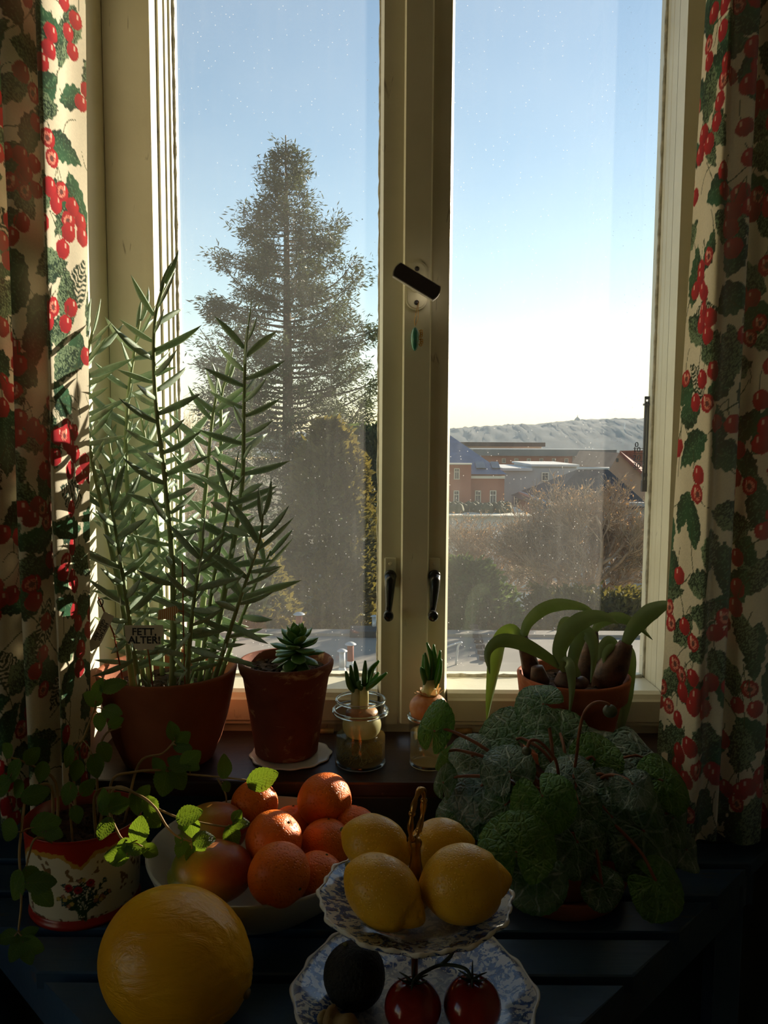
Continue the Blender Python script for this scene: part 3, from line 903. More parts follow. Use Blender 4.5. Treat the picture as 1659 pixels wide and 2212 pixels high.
# --- trees
M['bark'] = mottled('grey_brown_bark', rgb(84, 72, 58), rgb(112, 98, 80), 6, 0.95, 0, 1)
M['needles'] = leafmat('spruce_needles', rgb(48, 60, 46), rgb(78, 86, 60), rgb(120, 126, 80), 0.22, 0.6, None, 1, 1.3, 0, 0.2)
M['thuja'] = leafmat('bronzed_thuja_sprays', rgb(52, 66, 34), rgb(112, 96, 46), rgb(160, 140, 60), 0.3, 0.7, None, 1, 0.9, 0, 0.2)
M['thuja_g'] = leafmat('green_conifer_sprays', rgb(36, 54, 34), rgb(70, 88, 48), rgb(130, 150, 70), 0.3, 0.7, None, 1, 0.9, 0, 0.2)
def sprays(centres, size, rnd, per=5, droop=0.3, wide=0.22):
    """many little leaf sprays as flat pointed tufts"""
    vs, fs = [], []
    for c, d, s in centres:
        for k in range(per):
            a = Vector((rnd.gauss(0,1), rnd.gauss(0,1), rnd.gauss(0,0.7)))
            a = (d*1.2 + a*0.75 + Vector((0,0,-droop))).normalized()
            w = a.cross(Vector((rnd.gauss(0,1), rnd.gauss(0,1), rnd.gauss(0,1)))).normalized()
            L = size*s*(0.6+0.8*rnd.random()); q = c + Vector((rnd.gauss(0,1), rnd.gauss(0,1), rnd.gauss(0,1)))*size*0.45
            o = len(vs)
            vs += [q - a*L*0.3, q + a*L*0.25 + w*L*wide, q + a*L*0.8, q + a*L*0.2 - w*L*wide]
            fs.append((o, o+1, o+2, o+3))
    b = MB(); b.add(vs, fs, False)
    return b
def spruce():
    Y = 20.0
    rnd = random.Random(21)
    base, tip = at(628, 1345, Y), at(617, 292, Y)
    base = Vector((base.x, Y, -9.0))
    t = thing('spruce_tree', 'tall ragged spruce rising above the roofs behind the tall succulent', 'tree', base)
    b = MB(); b.tube([base, base.lerp(tip, 0.5), base.lerp(tip, 0.85), tip], [0.3, 0.17, 0.07, 0.012], 10); b.build('trunk', M['bark'], t)
    prof = [(300, 8), (340, 26), (400, 48), (450, 66), (520, 95), (580, 125), (660, 148), (740, 172), (820, 195), (900, 205), (1000, 175), (1150, 140)]
    cen = []
    py = 322.0
    while py < 1130:
        hw = np.interp(py, [p[0] for p in prof], [p[1] for p in prof]) * Y/FPX
        c = at(618 + (py-300)*0.012, py, Y)
        for i in range(3):
            az = rnd.choice([0, math.pi])*1.0 + rnd.gauss(0, 0.75) if rnd.random() < 0.6 else rnd.random()*6.283
            L = hw*rnd.choice([rnd.uniform(0.35, 0.75), rnd.uniform(0.7, 1.15)])
            d = Vector((math.cos(az), math.sin(az), 0))
            up = rnd.uniform(0.6, 1.1) if py < 450 else rnd.uniform(0.15, 0.75)
            pts = spline([c, c + d*L*0.4 + Vector((0,0,L*up*0.08)), c + d*L*0.75 + Vector((0,0,L*up*0.38)), c + d*L + Vector((0,0,L*up*0.85))], 6)
            b = MB(); b.tube(pts, [0.026*(1-0.8*j/len(pts))*(0.45+hw/2.4) for j in range(len(pts))], 5)
            b.build('branch', M['bark'], t)
            side = Vector((-d.y, d.x, 0))
            ncl = 2 + int(4.2*L)
            for q in range(ncl):
                f = rnd.uniform(0.25, 1.0) if q else 1.0
                j = min(len(pts)-2, int(f*(len(pts)-1)))
                dd = (pts[j+1]-pts[j]).normalized()
                cc = pts[j].lerp(pts[j+1], 0.5) + side*rnd.gauss(0, 0.16*L*(1.1-f)) + Vector((0, 0, -abs(rnd.gauss(0, 0.10))))
                big = rnd.uniform(0.07, 0.15)*(0.6+0.4*min(1, hw))
                for m in range(int(26*(0.5+0.5*min(1, hw)))):
                    o = Vector((rnd.gauss(0,1), rnd.gauss(0,1), rnd.gauss(0,0.75)))*big
                    cen.append((cc + o + dd*o.length*0.5, (dd + o.normalized()*0.8 + Vector((0,0,-0.35))).normalized(), 1.0))
        py += 11.0
    sp = sprays(cen, 0.115, rnd, 2, 0.25, 0.12).build('foliage', M['needles'], t)
    sp['kind'] = 'stuff'
spruce()
def bushy(name, label, cat, Y, outline, mat, seed, n=2600, size=0.12, depth=0.8, base_z=-9):
    """an evergreen crown filling a pixel outline [(py, left, right)] at depth Y, thick in depth"""
    rnd = random.Random(seed)
    ys = [o[0] for o in outline]
    cx = sum(o[1]+o[2] for o in outline)/2/len(outline)
    base = Vector((at(cx, 1300, Y).x, Y, base_z))
    t = thing(name, label, cat, base, 'trees beyond the flat roof')
    top = at((outline[0][1]+outline[0][2])/2, outline[0][0]+20, Y)
    b = MB(); b.tube([base, base.lerp(top, 0.6), top], [0.22, 0.12, 0.02], 8); b.build('trunk', M['bark'], t)
    cen = []
    for k in range(n):
        py = rnd.uniform(ys[0], ys[-1])
        l = np.interp(py, ys, [o[1] for o in outline]); r = np.interp(py, ys, [o[2] for o in outline])
        u = rnd.uniform(-1, 1)
        hw = (r-l)/2*Y/FPX
        px = (l+r)/2 + u*(r-l)/2*(0.9+0.1*rnd.random())
        yy = -math.sqrt(max(0, 1-u*u))*hw*depth*rnd.uniform(0.3, 1.0)
        lump = noise.noise(Vector((px*0.03, py*0.03, seed)))
        if lump < -0.32 and rnd.random() < 0.75: continue
        p = at(px, py, Y) + Vector((0, yy - 0.25*lump, 0))
        cen.append((p, Vector((u*0.8, -0.5, 0.5)).normalized(), 0.8+0.5*rnd.random()))
    f = sprays(cen, size, rnd, 4, 0.0).build('foliage', mat, t); f['kind'] = 'stuff'
bushy('thuja_tree', 'bronze green thuja standing before the spruce trunk', 'tree', 16.5, [(915, 690, 730), (1000, 640, 790), (1150, 600, 815), (1290, 580, 830), (1350, 575, 835)], M['thuja'], 4, 5200, 0.13)
bushy('yew_tree', 'dark green conifer hidden partly behind the window mullion', 'tree', 18.0, [(925, 770, 850), (1020, 735, 900), (1160, 720, 930), (1300, 715, 960), (1350, 700, 975)], M['thuja_g'], 9, 3800, 0.13)
bushy('evergreen_shrub', 'low mixed green shrub behind the tall succulent stems', 'shrub', 12.8, [(1130, 380, 500), (1200, 350, 600), (1290, 340, 640), (1350, 340, 650)], M['thuja'], 14, 2600, 0.12)
bushy('ivy_shrub', 'green shrub at the foot of the bare tree', 'shrub', 12.2, [(1215, 970, 1050), (1270, 955, 1090), (1320, 950, 1120), (1350, 950, 1125)], M['thuja_g'], 17, 2200, 0.11)
bushy('winter_hedge', 'brown winter hedge along the flat roof behind the amaryllis', 'hedge', 13.2, [(1265, 1150, 1460), (1300, 1130, 1480), (1352, 1120, 1490)], M['thuja'], 23, 3600, 0.09)
def bare_tree(name, label, Y, base_px, h_px, spread_px, seed, depth=5, leaves=True, trunk=0.15):
    rnd = random.Random(seed)
    base = at(base_px[0], base_px[1], Y); root = Vector((base.x, Y, -9.0))
    t = thing(name, label, 'tree', root, 'trees beyond the flat roof')
    k = Y/FPX
    H_, S_ = h_px*k, spread_px*k
    tr, br, twig, lv = MB(), [], MB(), []
    tr.tube([root, base, base + Vector((0, 0, H_*0.12))], [trunk*1.4, trunk, trunk*0.85], 9)
    def grow(p, d, L, r, lev):
        n = 4
        pts = [p]
        dd = d.copy()
        for i in range(n):
            dd = (dd + Vector((rnd.gauss(0, 0.16), rnd.gauss(0, 0.16), rnd.gauss(0.05, 0.1)))).normalized()
            pts.append(pts[-1] + dd*L/n)
        if lev <= 1:
            b = MB(); b.tube(pts, [r*(1-0.45*i/n) for i in range(n+1)], 6); br.append(b)
        else:
            twig.tube(pts, [max(0.0048, r*(1-0.6*i/n)) for i in range(n+1)], 3, False)
        if lev >= depth:
            for i in range(1, n+1):
                for q in range(2):
                    lv.append((pts[i], dd, 0.6+0.6*rnd.random()))
            return
        m = 3 if lev < depth-1 else 4
        for i in range(m + (1 if lev > 0 else 3)):
            f = rnd.uniform(0.3, 1.0)
            q = pts[min(n, int(f*n))].lerp(pts[min(n, int(f*n)+1)], (f*n) % 1)
            ax = Vector((rnd.gauss(0,1), rnd.gauss(0,1), rnd.gauss(0.1,0.6)))
            nd = (dd + ax.normalized()*rnd.uniform(0.5, 0.95)).normalized()
            nd.z = max(nd.z, -0.1)
            grow(q, nd, L*rnd.uniform(0.55, 0.78), r*0.5, lev+1)
    for i in range(7):
        a = 6.283*i/7 + rnd.random()*0.5
        d = Vector((math.cos(a)*S_/H_*0.95, math.sin(a)*0.6, 1.0)).normalized()
        grow(base + Vector((0, 0, H_*0.1*rnd.random())), d, H_*0.42*rnd.uniform(0.8, 1.15), trunk*0.5, 0)
    tr.build('trunk', M['bark'], t)
    for b in br: b.build('branch', M['bark_l'], t)
    o = twig.build('twigs', M['bark_l'], t); o['kind'] = 'stuff'
    if leaves:
        rnd.shuffle(lv)
        o = sprays(lv[:5200], 0.06, rnd, 1, 0.1).build('withered_leaves', M['dry'], t); o['kind'] = 'stuff'
M['bark_l'] = mottled('pale_twig_bark', rgb(140, 120, 98), rgb(176, 154, 128), 6, 0.9, 0, 1)
M['dry'] = leafmat('withered_brown_leaves', rgb(134, 104, 76), rgb(176, 144, 110), rgb(190, 150, 100), 0.35, 0.8, None, 1, 2, 0, 0.2)
bare_tree('bare_tree', 'bare winter tree with brown buds spreading before the town houses', 15.2, (1255, 1345), 335, 400, 8, 5)
bare_tree('leafless_shrub', 'leafless tree reaching from the hedge beside the mullion', 23.0, (1060, 1345), 300, 220, 15, 4, True, 0.1)
bare_tree('leafless_sapling', 'leafless grey tree behind the succulent leaves', 25.0, (440, 1335), 520, 120, 31, 4, False, 0.1)

# outdoor thermometer on the outer side of the right stile
M['thermo'] = mottled('dark_thermometer_plastic', rgb(52, 46, 58), rgb(66, 60, 70), 30, 0.4, 0.1, 80)
M['tube_gl'] = mottled('grey_capillary_tube', rgb(150, 150, 156), rgb(176, 176, 180), 20, 0.15, 0, 1)
TY = 1.592
c = at(1396, 960, TY)
th = thing('outdoor_thermometer', 'narrow dark thermometer with raised numerals fixed outside the pane', 'thermometer', c)
zt, zb = at(1396, 856, TY).z, at(1396, 1062, TY).z
xl, xr = at(1391, 960, TY).x, at(1400, 960, TY).x
b = MB()
b.box(xl, xl+0.0016, TY, TY+0.006, zb, zt); b.box(xr-0.0016, xr, TY, TY+0.006, zb, zt); b.box(xl, xr+0.02, TY, TY+0.006, zt-0.006, zt)
b.box(xl-0.001, xr+0.004, TY-0.002, TY+0.008, zb, zb+0.022); b.box(xl-0.001, xr+0.004, TY-0.002, TY+0.008, zb+0.030, zb+0.036)
b.box(xl-0.002, xr+0.003, TY-0.002, TY+0.008, zt-0.018, zt-0.014)
b.build('case', M['thermo'], th)
b = MB(); b.tube([((xl+xr)/2, TY+0.003, zb+0.01), ((xl+xr)/2, TY+0.003, zt-0.01)], 0.0024, 10); b.build('capillary', M['tube_gl'], th)
def text_mesh(s, size, name, mat, parent, Mx, ext=0.0, bev=0.0):
    cu = bpy.data.curves.new(name, 'FONT')
    cu.body = s; cu.size = size; cu.extrude = ext; cu.align_x = 'CENTER'; cu.align_y = 'CENTER'; cu.resolution_u = 2
    cu.offset = bev
    o = bpy.data.objects.new(name, cu); COL.objects.link(o)
    dg = bpy.context.evaluated_depsgraph_get()
    me = bpy.data.meshes.new_from_object(o.evaluated_get(dg))
    bpy.data.objects.remove(o)
    me.name = name; me.materials.clear(); me.materials.append(mat)
    return place(name, me, parent, Mx)
FACE = Matrix.Rotation(R(90), 4, 'X')
for s, py in (('0', 961), ('10', 972), ('20', 989), ('30', 1006)):
    q = at(1376, py, TY)
    text_mesh(s, 0.0155, 'numeral', M['thermo'], th, Matrix.Translation((q.x, TY+0.002, q.z)) @ FACE, 0.0012)
    MB().box(q.x-0.006, xl+0.001, TY+0.001, TY+0.003, q.z-0.0075, q.z-0.0065).build('scale_mark', M['thermo'], th)
for k in range(8):
    z = zt-0.016-0.0125*k
    MB().box(xr-0.001, xr+0.013, TY+0.001, TY+0.003, z-0.0006, z+0.0006).build('scale_mark', M['thermo'], th)

# thin haze lying over the town
t = NT('town_haze')
vs_ = t.n('ShaderNodeVolumeScatter')
vs_.inputs['Color'].default_value = (0.62, 0.80, 1.0, 1)
vs_.inputs['Density'].default_value = 0.00013
vs_.inputs['Anisotropy'].default_value = 0.0
t.l(vs_.outputs[0], t.out.inputs['Volume'])
hz = MB().box(-2600, 2600, 110, 2900, -60, 220).build('haze', t.m)
hz['kind'] = 'stuff'; hz['label'] = 'thin blue winter haze lying over the town'; hz['category'] = 'haze'
# ------------------------------------------------------------------ plants and jars on the sill
def terracotta(name, c1, c2, stain=0.0):
    t = NT(name)
    co = t.coord('Object')
    col = t.ramp(t.noise(co, 9, 6), [(0.3, c1), (0.7, c2)])
    if stain:
        st = t.ramp(t.noise(t.coord('Object', (14, 14, 22)), 1.0, 7, 0.7, dist=0.6), [(0.56, 0.0), (0.66, 1.0)])
        col = t.mix(t.math('MULTIPLY', st, stain), col, rgb(196, 160, 118))
        dk = t.ramp(t.noise(co, 18, 5), [(0.55, 0.0), (0.7, 1.0)])
        col = t.mix(t.math('MULTIPLY', dk, 0.5), col, rgb(64, 34, 24))
    return t.done(t.pbr(col, 0.8, 0, t.bump(t.noise(co, 120, 4), 0.25, 0.002), **{'Specular IOR Level': 0.25}))
M['terra'] = terracotta('terracotta', rgb(132, 72, 44), rgb(156, 90, 58))
M['terra_old'] = terracotta('weathered_terracotta', rgb(100, 52, 36), rgb(126, 68, 46), 0.75)
M['soil'] = mottled('potting_soil', rgb(36, 24, 16), rgb(88, 62, 42), 60, 0.95, 1.0, 140)
def soil(parent, c, r, z, seed):
    rnd = random.Random(seed)
    vs, fs = [(c[0], c[1], z + 0.003)], []
    nr, na = 12, 40
    for i in range(1, nr+1):
        for k in range(na):
            a = 2*math.pi*k/na
            rr = r*i/nr
            h = 0.005*noise.noise(Vector((rr*math.cos(a)*60, rr*math.sin(a)*60, seed))) + rnd.uniform(-0.0022, 0.0022)
            vs.append((c[0]+rr*math.cos(a), c[1]+rr*math.sin(a), z + h))
    for k in range(na): fs.append((0, 1+k, 1+(k+1) % na))
    for i in range(nr-1):
        for k in range(na):
            fs.append((1+i*na+k, 1+(i+1)*na+k, 1+(i+1)*na+(k+1) % na, 1+i*na+(k+1) % na))
    b = MB(); b.add(vs, fs, False)
    for k in range(70):
        a, rr = rnd.random()*6.28, r*0.95*math.sqrt(rnd.random())
        s = rnd.uniform(0.0012, 0.0035)
        b.blob((c[0]+rr*math.cos(a), c[1]+rr*math.sin(a), z+0.002), s*1.4, s, s, Matrix.Rotation(rnd.random()*6, 3, 'Z'), 6, 4)
    return b.build('soil', M['soil'], parent)

# --- tall grey-green succulent in the big pot
PC = at(362, 1440, 1.342); PC.z = SILL
fic = thing('potted_succulent', 'tall grey-green finger-leaved succulent in a plain terracotta pot', 'potted plant', PC)
b = MB(); b.lathe([(0, 0), (0.066, 0), (0.076, 0.006), (0.090, 0.04), (0.1015, 0.08), (0.110, 0.12), (0.1165, 0.155), (0.1175, 0.160), (0.1145, 0.1625), (0.1085, 0.159), (0.104, 0.125), (0, 0.122)], PC, 64)
b.build('pot', M['terra'], fic)
soil(fic, PC, 0.105, PC.z+0.130, 3)
M['fic_leaf'] = leafmat('grey_green_succulent_leaf', rgb(150, 172, 150), rgb(184, 200, 178), rgb(180, 205, 140), 0.26, 0.38, None, 1, 18, 0.1, 0.5)
M['fic_stem'] = leafmat('pale_green_stem', rgb(136, 154, 104), rgb(166, 178, 132), rgb(140, 170, 90), 0.08, 0.5, None, 1, 40, 0.2, 0.3)
def ficoides_leaf(curve, wd):
    n, m = 9, 6
    vs, fs = [], []
    for i in range(n+1):
        x = i/n
        w = wd*(0.30 + 0.70*math.sin(math.pi*min(1, x*0.86+0.10))) * (1-x**5)**0.7
        w = max(w, 0.002)
        for k in range(m):
            a = 2*math.pi*k/m
            vs.append((x, w*math.cos(a) + curve*x*x, 0.36*w*math.sin(a)))
    for i in range(n):
        for k in range(m):
            fs.append((i*m+k, i*m+(k+1) % m, (i+1)*m+(k+1) % m, (i+1)*m+k))
    fs += [tuple(range(m))[::-1], tuple(range(n*m, (n+1)*m))]
    b = MB(); b.add(vs, fs)
    me = b.mesh('succulent_leaf'); me.materials.append(M['fic_leaf'])
    return me
FL = [ficoides_leaf(c, w) for c, w in ((0.06, 0.078), (0.14, 0.073), (-0.06, 0.082), (0.20, 0.075))]
STEMS = [  # photo path, depth at foot, depth at tip
    ([(288,1450),(264,1300),(222,1100),(188,930),(184,800),(200,715)], 1.31, 1.335),
    ([(372,1447),(374,1250),(358,1050),(335,850),(334,700),(354,610)], 1.30, 1.275),
    ([(445,1440),(492,1240),(522,1060),(527,880),(530,760),(536,705)], 1.34, 1.335),
    ([(325,1455),(310,1250),(275,1050),(275,880),(290,760),(302,690)], 1.36, 1.385),
    ([(302,1455),(268,1260),(240,1090),(228,1040)], 1.285, 1.255),
    ([(455,1435),(520,1290),(560,1170),(568,1110)], 1.32, 1.30),
    ([(400,1450),(416,1320),(436,1190),(440,1165)], 1.28, 1.25),
    ([(395,1445),(425,1250),(445,1050),(457,920),(468,850)], 1.37, 1.40),
    ([(420,1440),(445,1250),(475,1000),(478,860),(492,810)], 1.39, 1.42),
    ([(470,1425),(540,1290),(585,1190)], 1.36, 1.37),
    ([(350,1450),(345,1200),(322,1000),(305,900)], 1.40, 1.425),
    ([(385,1440),(388,1200),(392,1020),(380,900)], 1.41, 1.43),
    ([(430,1440),(462,1250),(492,1100),(505,1030)], 1.35, 1.30),
    ([(310,1455),(285,1200),(245,1010),(232,930)], 1.37, 1.405),
]
rnd = random.Random(42)
nleaf = 0
extra = MB()
for si, (path, y0, y1) in enumerate(STEMS):
    n = len(path)
    pts = []
    for i, (x, y) in enumerate(path):
        q = at(x, y, y0 + (y1-y0)*i/(n-1))
        pts.append(q)
    pts[0].z = min(pts[0].z, PC.z+0.13)
    d0 = Vector((pts[0].x-PC.x, pts[0].y-PC.y, 0))
    if d0.length > 0.088: pts[0] = Vector((PC.x, PC.y, pts[0].z)) + d0.normalized()*0.088
    pts = spline(pts, 8)
    L = [0]
    for i in range(1, len(pts)): L.append(L[-1] + (pts[i]-pts[i-1]).length)
    r0 = 0.0062 if n > 4 else 0.0048
    b = MB(); b.tube(pts, [r0*(1-0.62*l/L[-1]) for l in L], 9)
    st = b.build('stem', M['fic_stem'], fic)
    step = 0.0125 if si < 7 else 0.0145
    s = 0.035
    a = rnd.random()*6.28
    while s < L[-1]:
        i = min(len(L)-2, max(j for j in range(len(L)) if L[j] <= s))
        f = (s-L[i])/max(1e-6, L[i+1]-L[i])
        p = pts[i].lerp(pts[i+1], f)
        T = (pts[i+1]-pts[i]).normalized()
        up = s/L[-1]
        a += 2.4 + rnd.uniform(-0.3, 0.3)
        u = T.orthogonal().normalized(); v = T.cross(u)
        rad = u*math.cos(a) + v*math.sin(a)
        rest = L[-1]-s
        tilt = 0.55 + 0.65*min(1, rest/0.09) + rnd.uniform(-0.15, 0.18)      # radians away from the stem
        if s < 0.12: tilt += 0.35
        if rest < 0.02: tilt = rnd.uniform(0.05, 0.35)
        d = (T*math.cos(tilt) + rad*math.sin(tilt)).normalized()
        ln = rnd.uniform(0.058, 0.088)*(0.8 if s < 0.08 else 1)*(0.75 if rest < 0.03 else 1)
        tipp = p + d*ln
        lim = 1.455 if tipp.x < -0.40 else 1.55
        if tipp.y > lim:
            d.y -= (tipp.y-lim)/ln*1.15; d.normalize()
        if tipp.y < 1.29 and tipp.x < -0.435: d.x += (-0.435-tipp.x)/ln*1.2; d.normalize()
        if tipp.x < -0.495: d.x += (-0.495-tipp.x)/ln*1.2; d.normalize()
        nrm = d.cross(T)
        Mx = frame(p + rad*r0*0.4, d, nrm, ln, ln, ln)
        me = FL[rnd.randrange(4)]
        if nleaf < 300:
            place('leaf', me, st, Mx); nleaf += 1
        else:
            extra.add([Mx @ w.co for w in me.vertices], [list(pp.vertices) for pp in me.polygons])
        s += step*rnd.uniform(0.85, 1.15)
if extra.v:
    o = extra.build('rear_leaves', M['fic_leaf'], fic); o['kind'] = 'stuff'
for k in range(10):      # short basal sprouts round the rim
    a = rnd.uniform(-2.9, 0.4); r = rnd.uniform(0.045, 0.088)
    p = Vector((PC.x + r*math.cos(a), PC.y + r*math.sin(a), PC.z+0.128))
    d = Vector((math.cos(a)*0.8, math.sin(a)*0.6, rnd.uniform(0.5, 1.1))).normalized()
    ln = rnd.uniform(0.04, 0.065)
    place('leaf', FL[rnd.randrange(4)], fic, frame(p, d, d.cross(Vector((0,0,1))), ln, ln, ln))

# --- paper plant markers stuck in the soil
M['paper'] = mottled('marker_paper', rgb(196, 184, 158), rgb(214, 204, 180), 30, 0.85, 0.1, 90)
M['ink'] = mottled('marker_ink', (0.012, 0.011, 0.010), (0.02, 0.018, 0.016), 50, 0.7, 0, 1)
M['stick'] = mottled('orange_stick', rgb(150, 74, 34), rgb(176, 96, 50), 40, 0.6, 0.1, 90)
YS = 1.222
c = at(311, 1378, YS)
mk = thing('plant_marker', 'small torn paper sign reading FETT, ALTER! in front of the succulent stems', 'plant sign', c)
k = YS/FPX*1.03
pr = [(-41,-27),(41,-28),(43,-8),(36,2),(37,14),(24,17),(20,27),(4,24),(-8,28),(-20,24),(-24,12),(-38,6),(-40,-8)]
b = MB(); b.prism([(c.x+x*k, c.z-y*k) for x, y in pr], 'y', YS-0.0005, YS+0.0005); b.build('paper', M['paper'], mk)
b = MB(); b.tube([at(318, 1395, YS+0.002), at(322, 1420, YS+0.01), Vector((at(330, 1450, 1.265).x, 1.272, PC.z+0.125))], 0.0012, 6); b.build('stick', M['stick'], mk)
text_mesh('FETT,', 22*k, 'lettering', M['ink'], mk, Matrix.Translation((c.x+1*k, YS-0.0008, c.z+13*k)) @ FACE, 0.0002, 0.0003)
text_mesh('ALTER!', 22*k, 'lettering', M['ink'], mk, Matrix.Translation((c.x+1*k, YS-0.0008, c.z-5*k)) @ FACE, 0.0002, 0.0003)
p0, p1 = at(236, 1326, YS), at(196, 1408, YS)
mk = thing('plant_marker', 'arrow-shaped paper tag with handwriting tied to an orange stick', 'plant sign', (p0+p1)/2)
d = (p1-p0); Lg = d.length; d.normalize(); nn = Vector((-d.z, 0, d.x)); w = 0.0085
pr = [p0+nn*w, p0-nn*w, p1-d*0.014-nn*w, p1, p1-d*0.014+nn*w]
b = MB(); b.prism([(q.x, q.z) for q in pr], 'y', YS-0.0005, YS+0.0005); b.build('paper', M['paper'], mk)
ang = math.atan2(d.z, d.x)
ct = (p0+p1)/2
for s, off in (('HEY HO!', 0.0032), ('GEHT AB?!', -0.0034)):
    q = ct + nn*off*1.0 - d*0.004
    text_mesh(s, 0.0078, 'lettering', M['ink'], mk, Matrix.Translation((q.x, YS-0.0008, q.z)) @ Matrix.Rotation(-ang, 4, 'Y') @ FACE, 0.0002, 0.0001)
b = MB(); b.tube([at(212, 1290, YS+0.002), at(224, 1318, YS+0.002), at(246, 1370, YS+0.02), Vector((at(268,1440,1.285).x, 1.292, PC.z+0.125))], 0.0013, 6); b.build('stick', M['stick'], mk)
b = MB(); q = at(217, 1302, YS); b.tube([q + Vector((0.004*math.cos(a), 0.002*math.sin(2*a), 0.006*math.sin(a))) for a in [6.283*i/16 for i in range(17)]], 0.0009, 5); b.build('wire_tie', M['ink'], mk)
t = NT('striped_paper')
st_ = t.n('ShaderNodeTexWave', wave_type='BANDS', bands_direction='X'); st_.inputs['Scale'].default_value = 95
t.l(t.coord('Object'), st_.inputs['Vector'])
M['striped'] = t.done(t.pbr(t.ramp(st_.outputs['Fac'], [(0.45, rgb(206,184,140)), (0.55, rgb(186,120,66))]), 0.85))
c = at(366, 1322, 1.262)
mk = thing('plant_marker', 'orange and cream striped paper flag among the succulent stems', 'plant sign', c)
kk = 1.262/FPX
pr = [(-24,-4),(14,-14),(22,-2),(8,10),(14,20),(-10,16),(-26,18)]
b = MB(); b.prism([(c.x+x*kk, c.z-y*kk) for x, y in pr], 'y', 1.2615, 1.2625); b.build('paper', M['striped'], mk)
b = MB(); b.tube([at(394, 1215, 1.262), at(396, 1340, 1.264), Vector((at(399,1450,1.27).x, 1.27, PC.z+0.125))], 0.0012, 6)
b.tube([at(386, 1318, 1.262), at(396, 1322, 1.264)], 0.0008, 5); b.build('stick', M['stick'], mk)

# --- rosette succulent in the weathered pot
QC = at(618, 1430, 1.362); QC.z = SILL + 0.004
ech = thing('potted_rosette', 'green rosette succulent in a stained tapering terracotta pot', 'potted plant', QC)
b = MB(); b.lathe([(0, 0), (0.050, 0), (0.0545, 0.004), (0.0565, 0.02), (0.066, 0.085), (0.0745, 0.138), (0.0765, 0.142), (0.080, 0.148), (0.0825, 0.158), (0.0825, 0.163), (0.080, 0.1665), (0.076, 0.166), (0.0735, 0.15), (0.070, 0.135), (0, 0.135)], QC, 64)
b.build('pot', M['terra_old'], ech)
soil(ech, QC, 0.0735, QC.z+0.148, 8)
M['porc'] = mottled('white_porcelain', rgb(206, 202, 190), rgb(222, 218, 208), 10, 0.18, 0.0, 1)
sc_ = thing('saucer', 'thin white wavy-edged dish under the stained terracotta pot', 'saucer', (QC.x+0.008, QC.y, SILL))
b = MB(); b.lathe([(0, 0), (0.058, 0.0), (0.070, 0.002), (0.071, 0.0035), (0.066, 0.0040), (0, 0.004)], (QC.x+0.008, QC.y-0.004, SILL), 72, lambda a, r, z: 1 + (0.025*math.sin(a*12) if r > 0.06 else 0))
b.build('dish', M['porc'], sc_)
M['ech_leaf'] = leafmat('glossy_rosette_leaf', rgb(84, 134, 66), rgb(126, 168, 92), rgb(160, 200, 80), 0.2, 0.32, None, 1, 20, 0.05, 0.5)
def ech_mesh():
    n, m = 9, 8
    vs, fs = [], []
    for i in range(n+1):
        x = i/n
        w = 0.10 + 0.17*math.sin(math.pi*min(1, x*0.92))**0.8*(0.55+0.75*x)
        w *= (1-max(0, (x-0.72)/0.28)**1.6)
        w = max(w, 0.004)
        for k in range(m):
            a = 2*math.pi*k/m
            zz = math.sin(a)
            vs.append((x, w*math.cos(a), w*(0.22*zz if zz > 0 else 0.40*zz) + 0.10*x*x + 0.10*(w*math.cos(a))**2*4))
    for i in range(n):
        for k in range(m): fs.append((i*m+k, i*m+(k+1) % m, (i+1)*m+(k+1) % m, (i+1)*m+k))
    fs += [tuple(range(m))[::-1], tuple(range(n*m, (n+1)*m))]
    b = MB(); b.add(vs, fs)
    me = b.mesh('rosette_leaf'); me.materials.append(M['ech_leaf'])
    return me
EM = ech_mesh()
ec = at(641, 1402, 1.345)
b = MB(); b.tube([Vector((ec.x, ec.y, QC.z+0.145)), ec + Vector((0, 0, 0.012))], [0.007, 0.006], 10); b.build('stem', M['fic_stem'], ech)
rnd = random.Random(6)
for k in range(34):
    f = k/33
    a = k*2.39996
    el = R(76) - R(125)*f**0.85                      # inner ones upright, outer ones hanging
    ln = 0.031 + 0.0175*min(1, f*1.8)
    d = Vector((math.cos(a)*math.cos(el), math.sin(a)*math.cos(el), math.sin(el)))
    if el < R(-20): ln *= 0.95
    p = ec + Vector((0, 0, 0.016 - 0.030*f))
    place('leaf', EM, ech, frame(p, d, Vector((-math.cos(a)*math.sin(el), -math.sin(a)*math.sin(el), math.cos(el))), ln, ln, ln))

# --- onions sprouting in glass jars
def clear_glass(name, tint=(0.985, 0.99, 0.98), edge=0.86):
    t = NT(name)
    lw = t.n('ShaderNodeLayerWeight'); lw.inputs['Blend'].default_value = 0.35
    tr = t.n('ShaderNodeBsdfTransparent')
    tr.inputs['Color'].default_value = (*tint, 1)
    gl = t.n('ShaderNodeBsdfGlossy'); gl.inputs['Roughness'].default_value = 0.03
    fr = t.math('ADD', 0.03, t.math('MULTIPLY', 0.45, t.math('POWER', lw.outputs['Facing'], 3.5)))
    return t.done(t.mixs(fr, tr.outputs[0], gl.outputs[0]))
M['jar'] = clear_glass('jar_glass')
def rim_glass():
    t = NT('bright_rim_glass')
    g = t.n('ShaderNodeBsdfGlass'); g.inputs['Roughness'].default_value = 0.02; g.inputs['IOR'].default_value = 1.48
    g.inputs['Color'].default_value = (0.96, 0.99, 0.97, 1)
    return t.done(g.outputs[0])
M['rim_glass'] = rim_glass()
def torus(c, r, z, rr, parent, name):
    b = MB(); b.tube([(c.x + r*math.cos(2*math.pi*k/64), c.y + r*math.sin(2*math.pi*k/64), c.z + z) for k in range(65)], rr, 12, False)
    b.build(name, M['rim_glass'], parent)
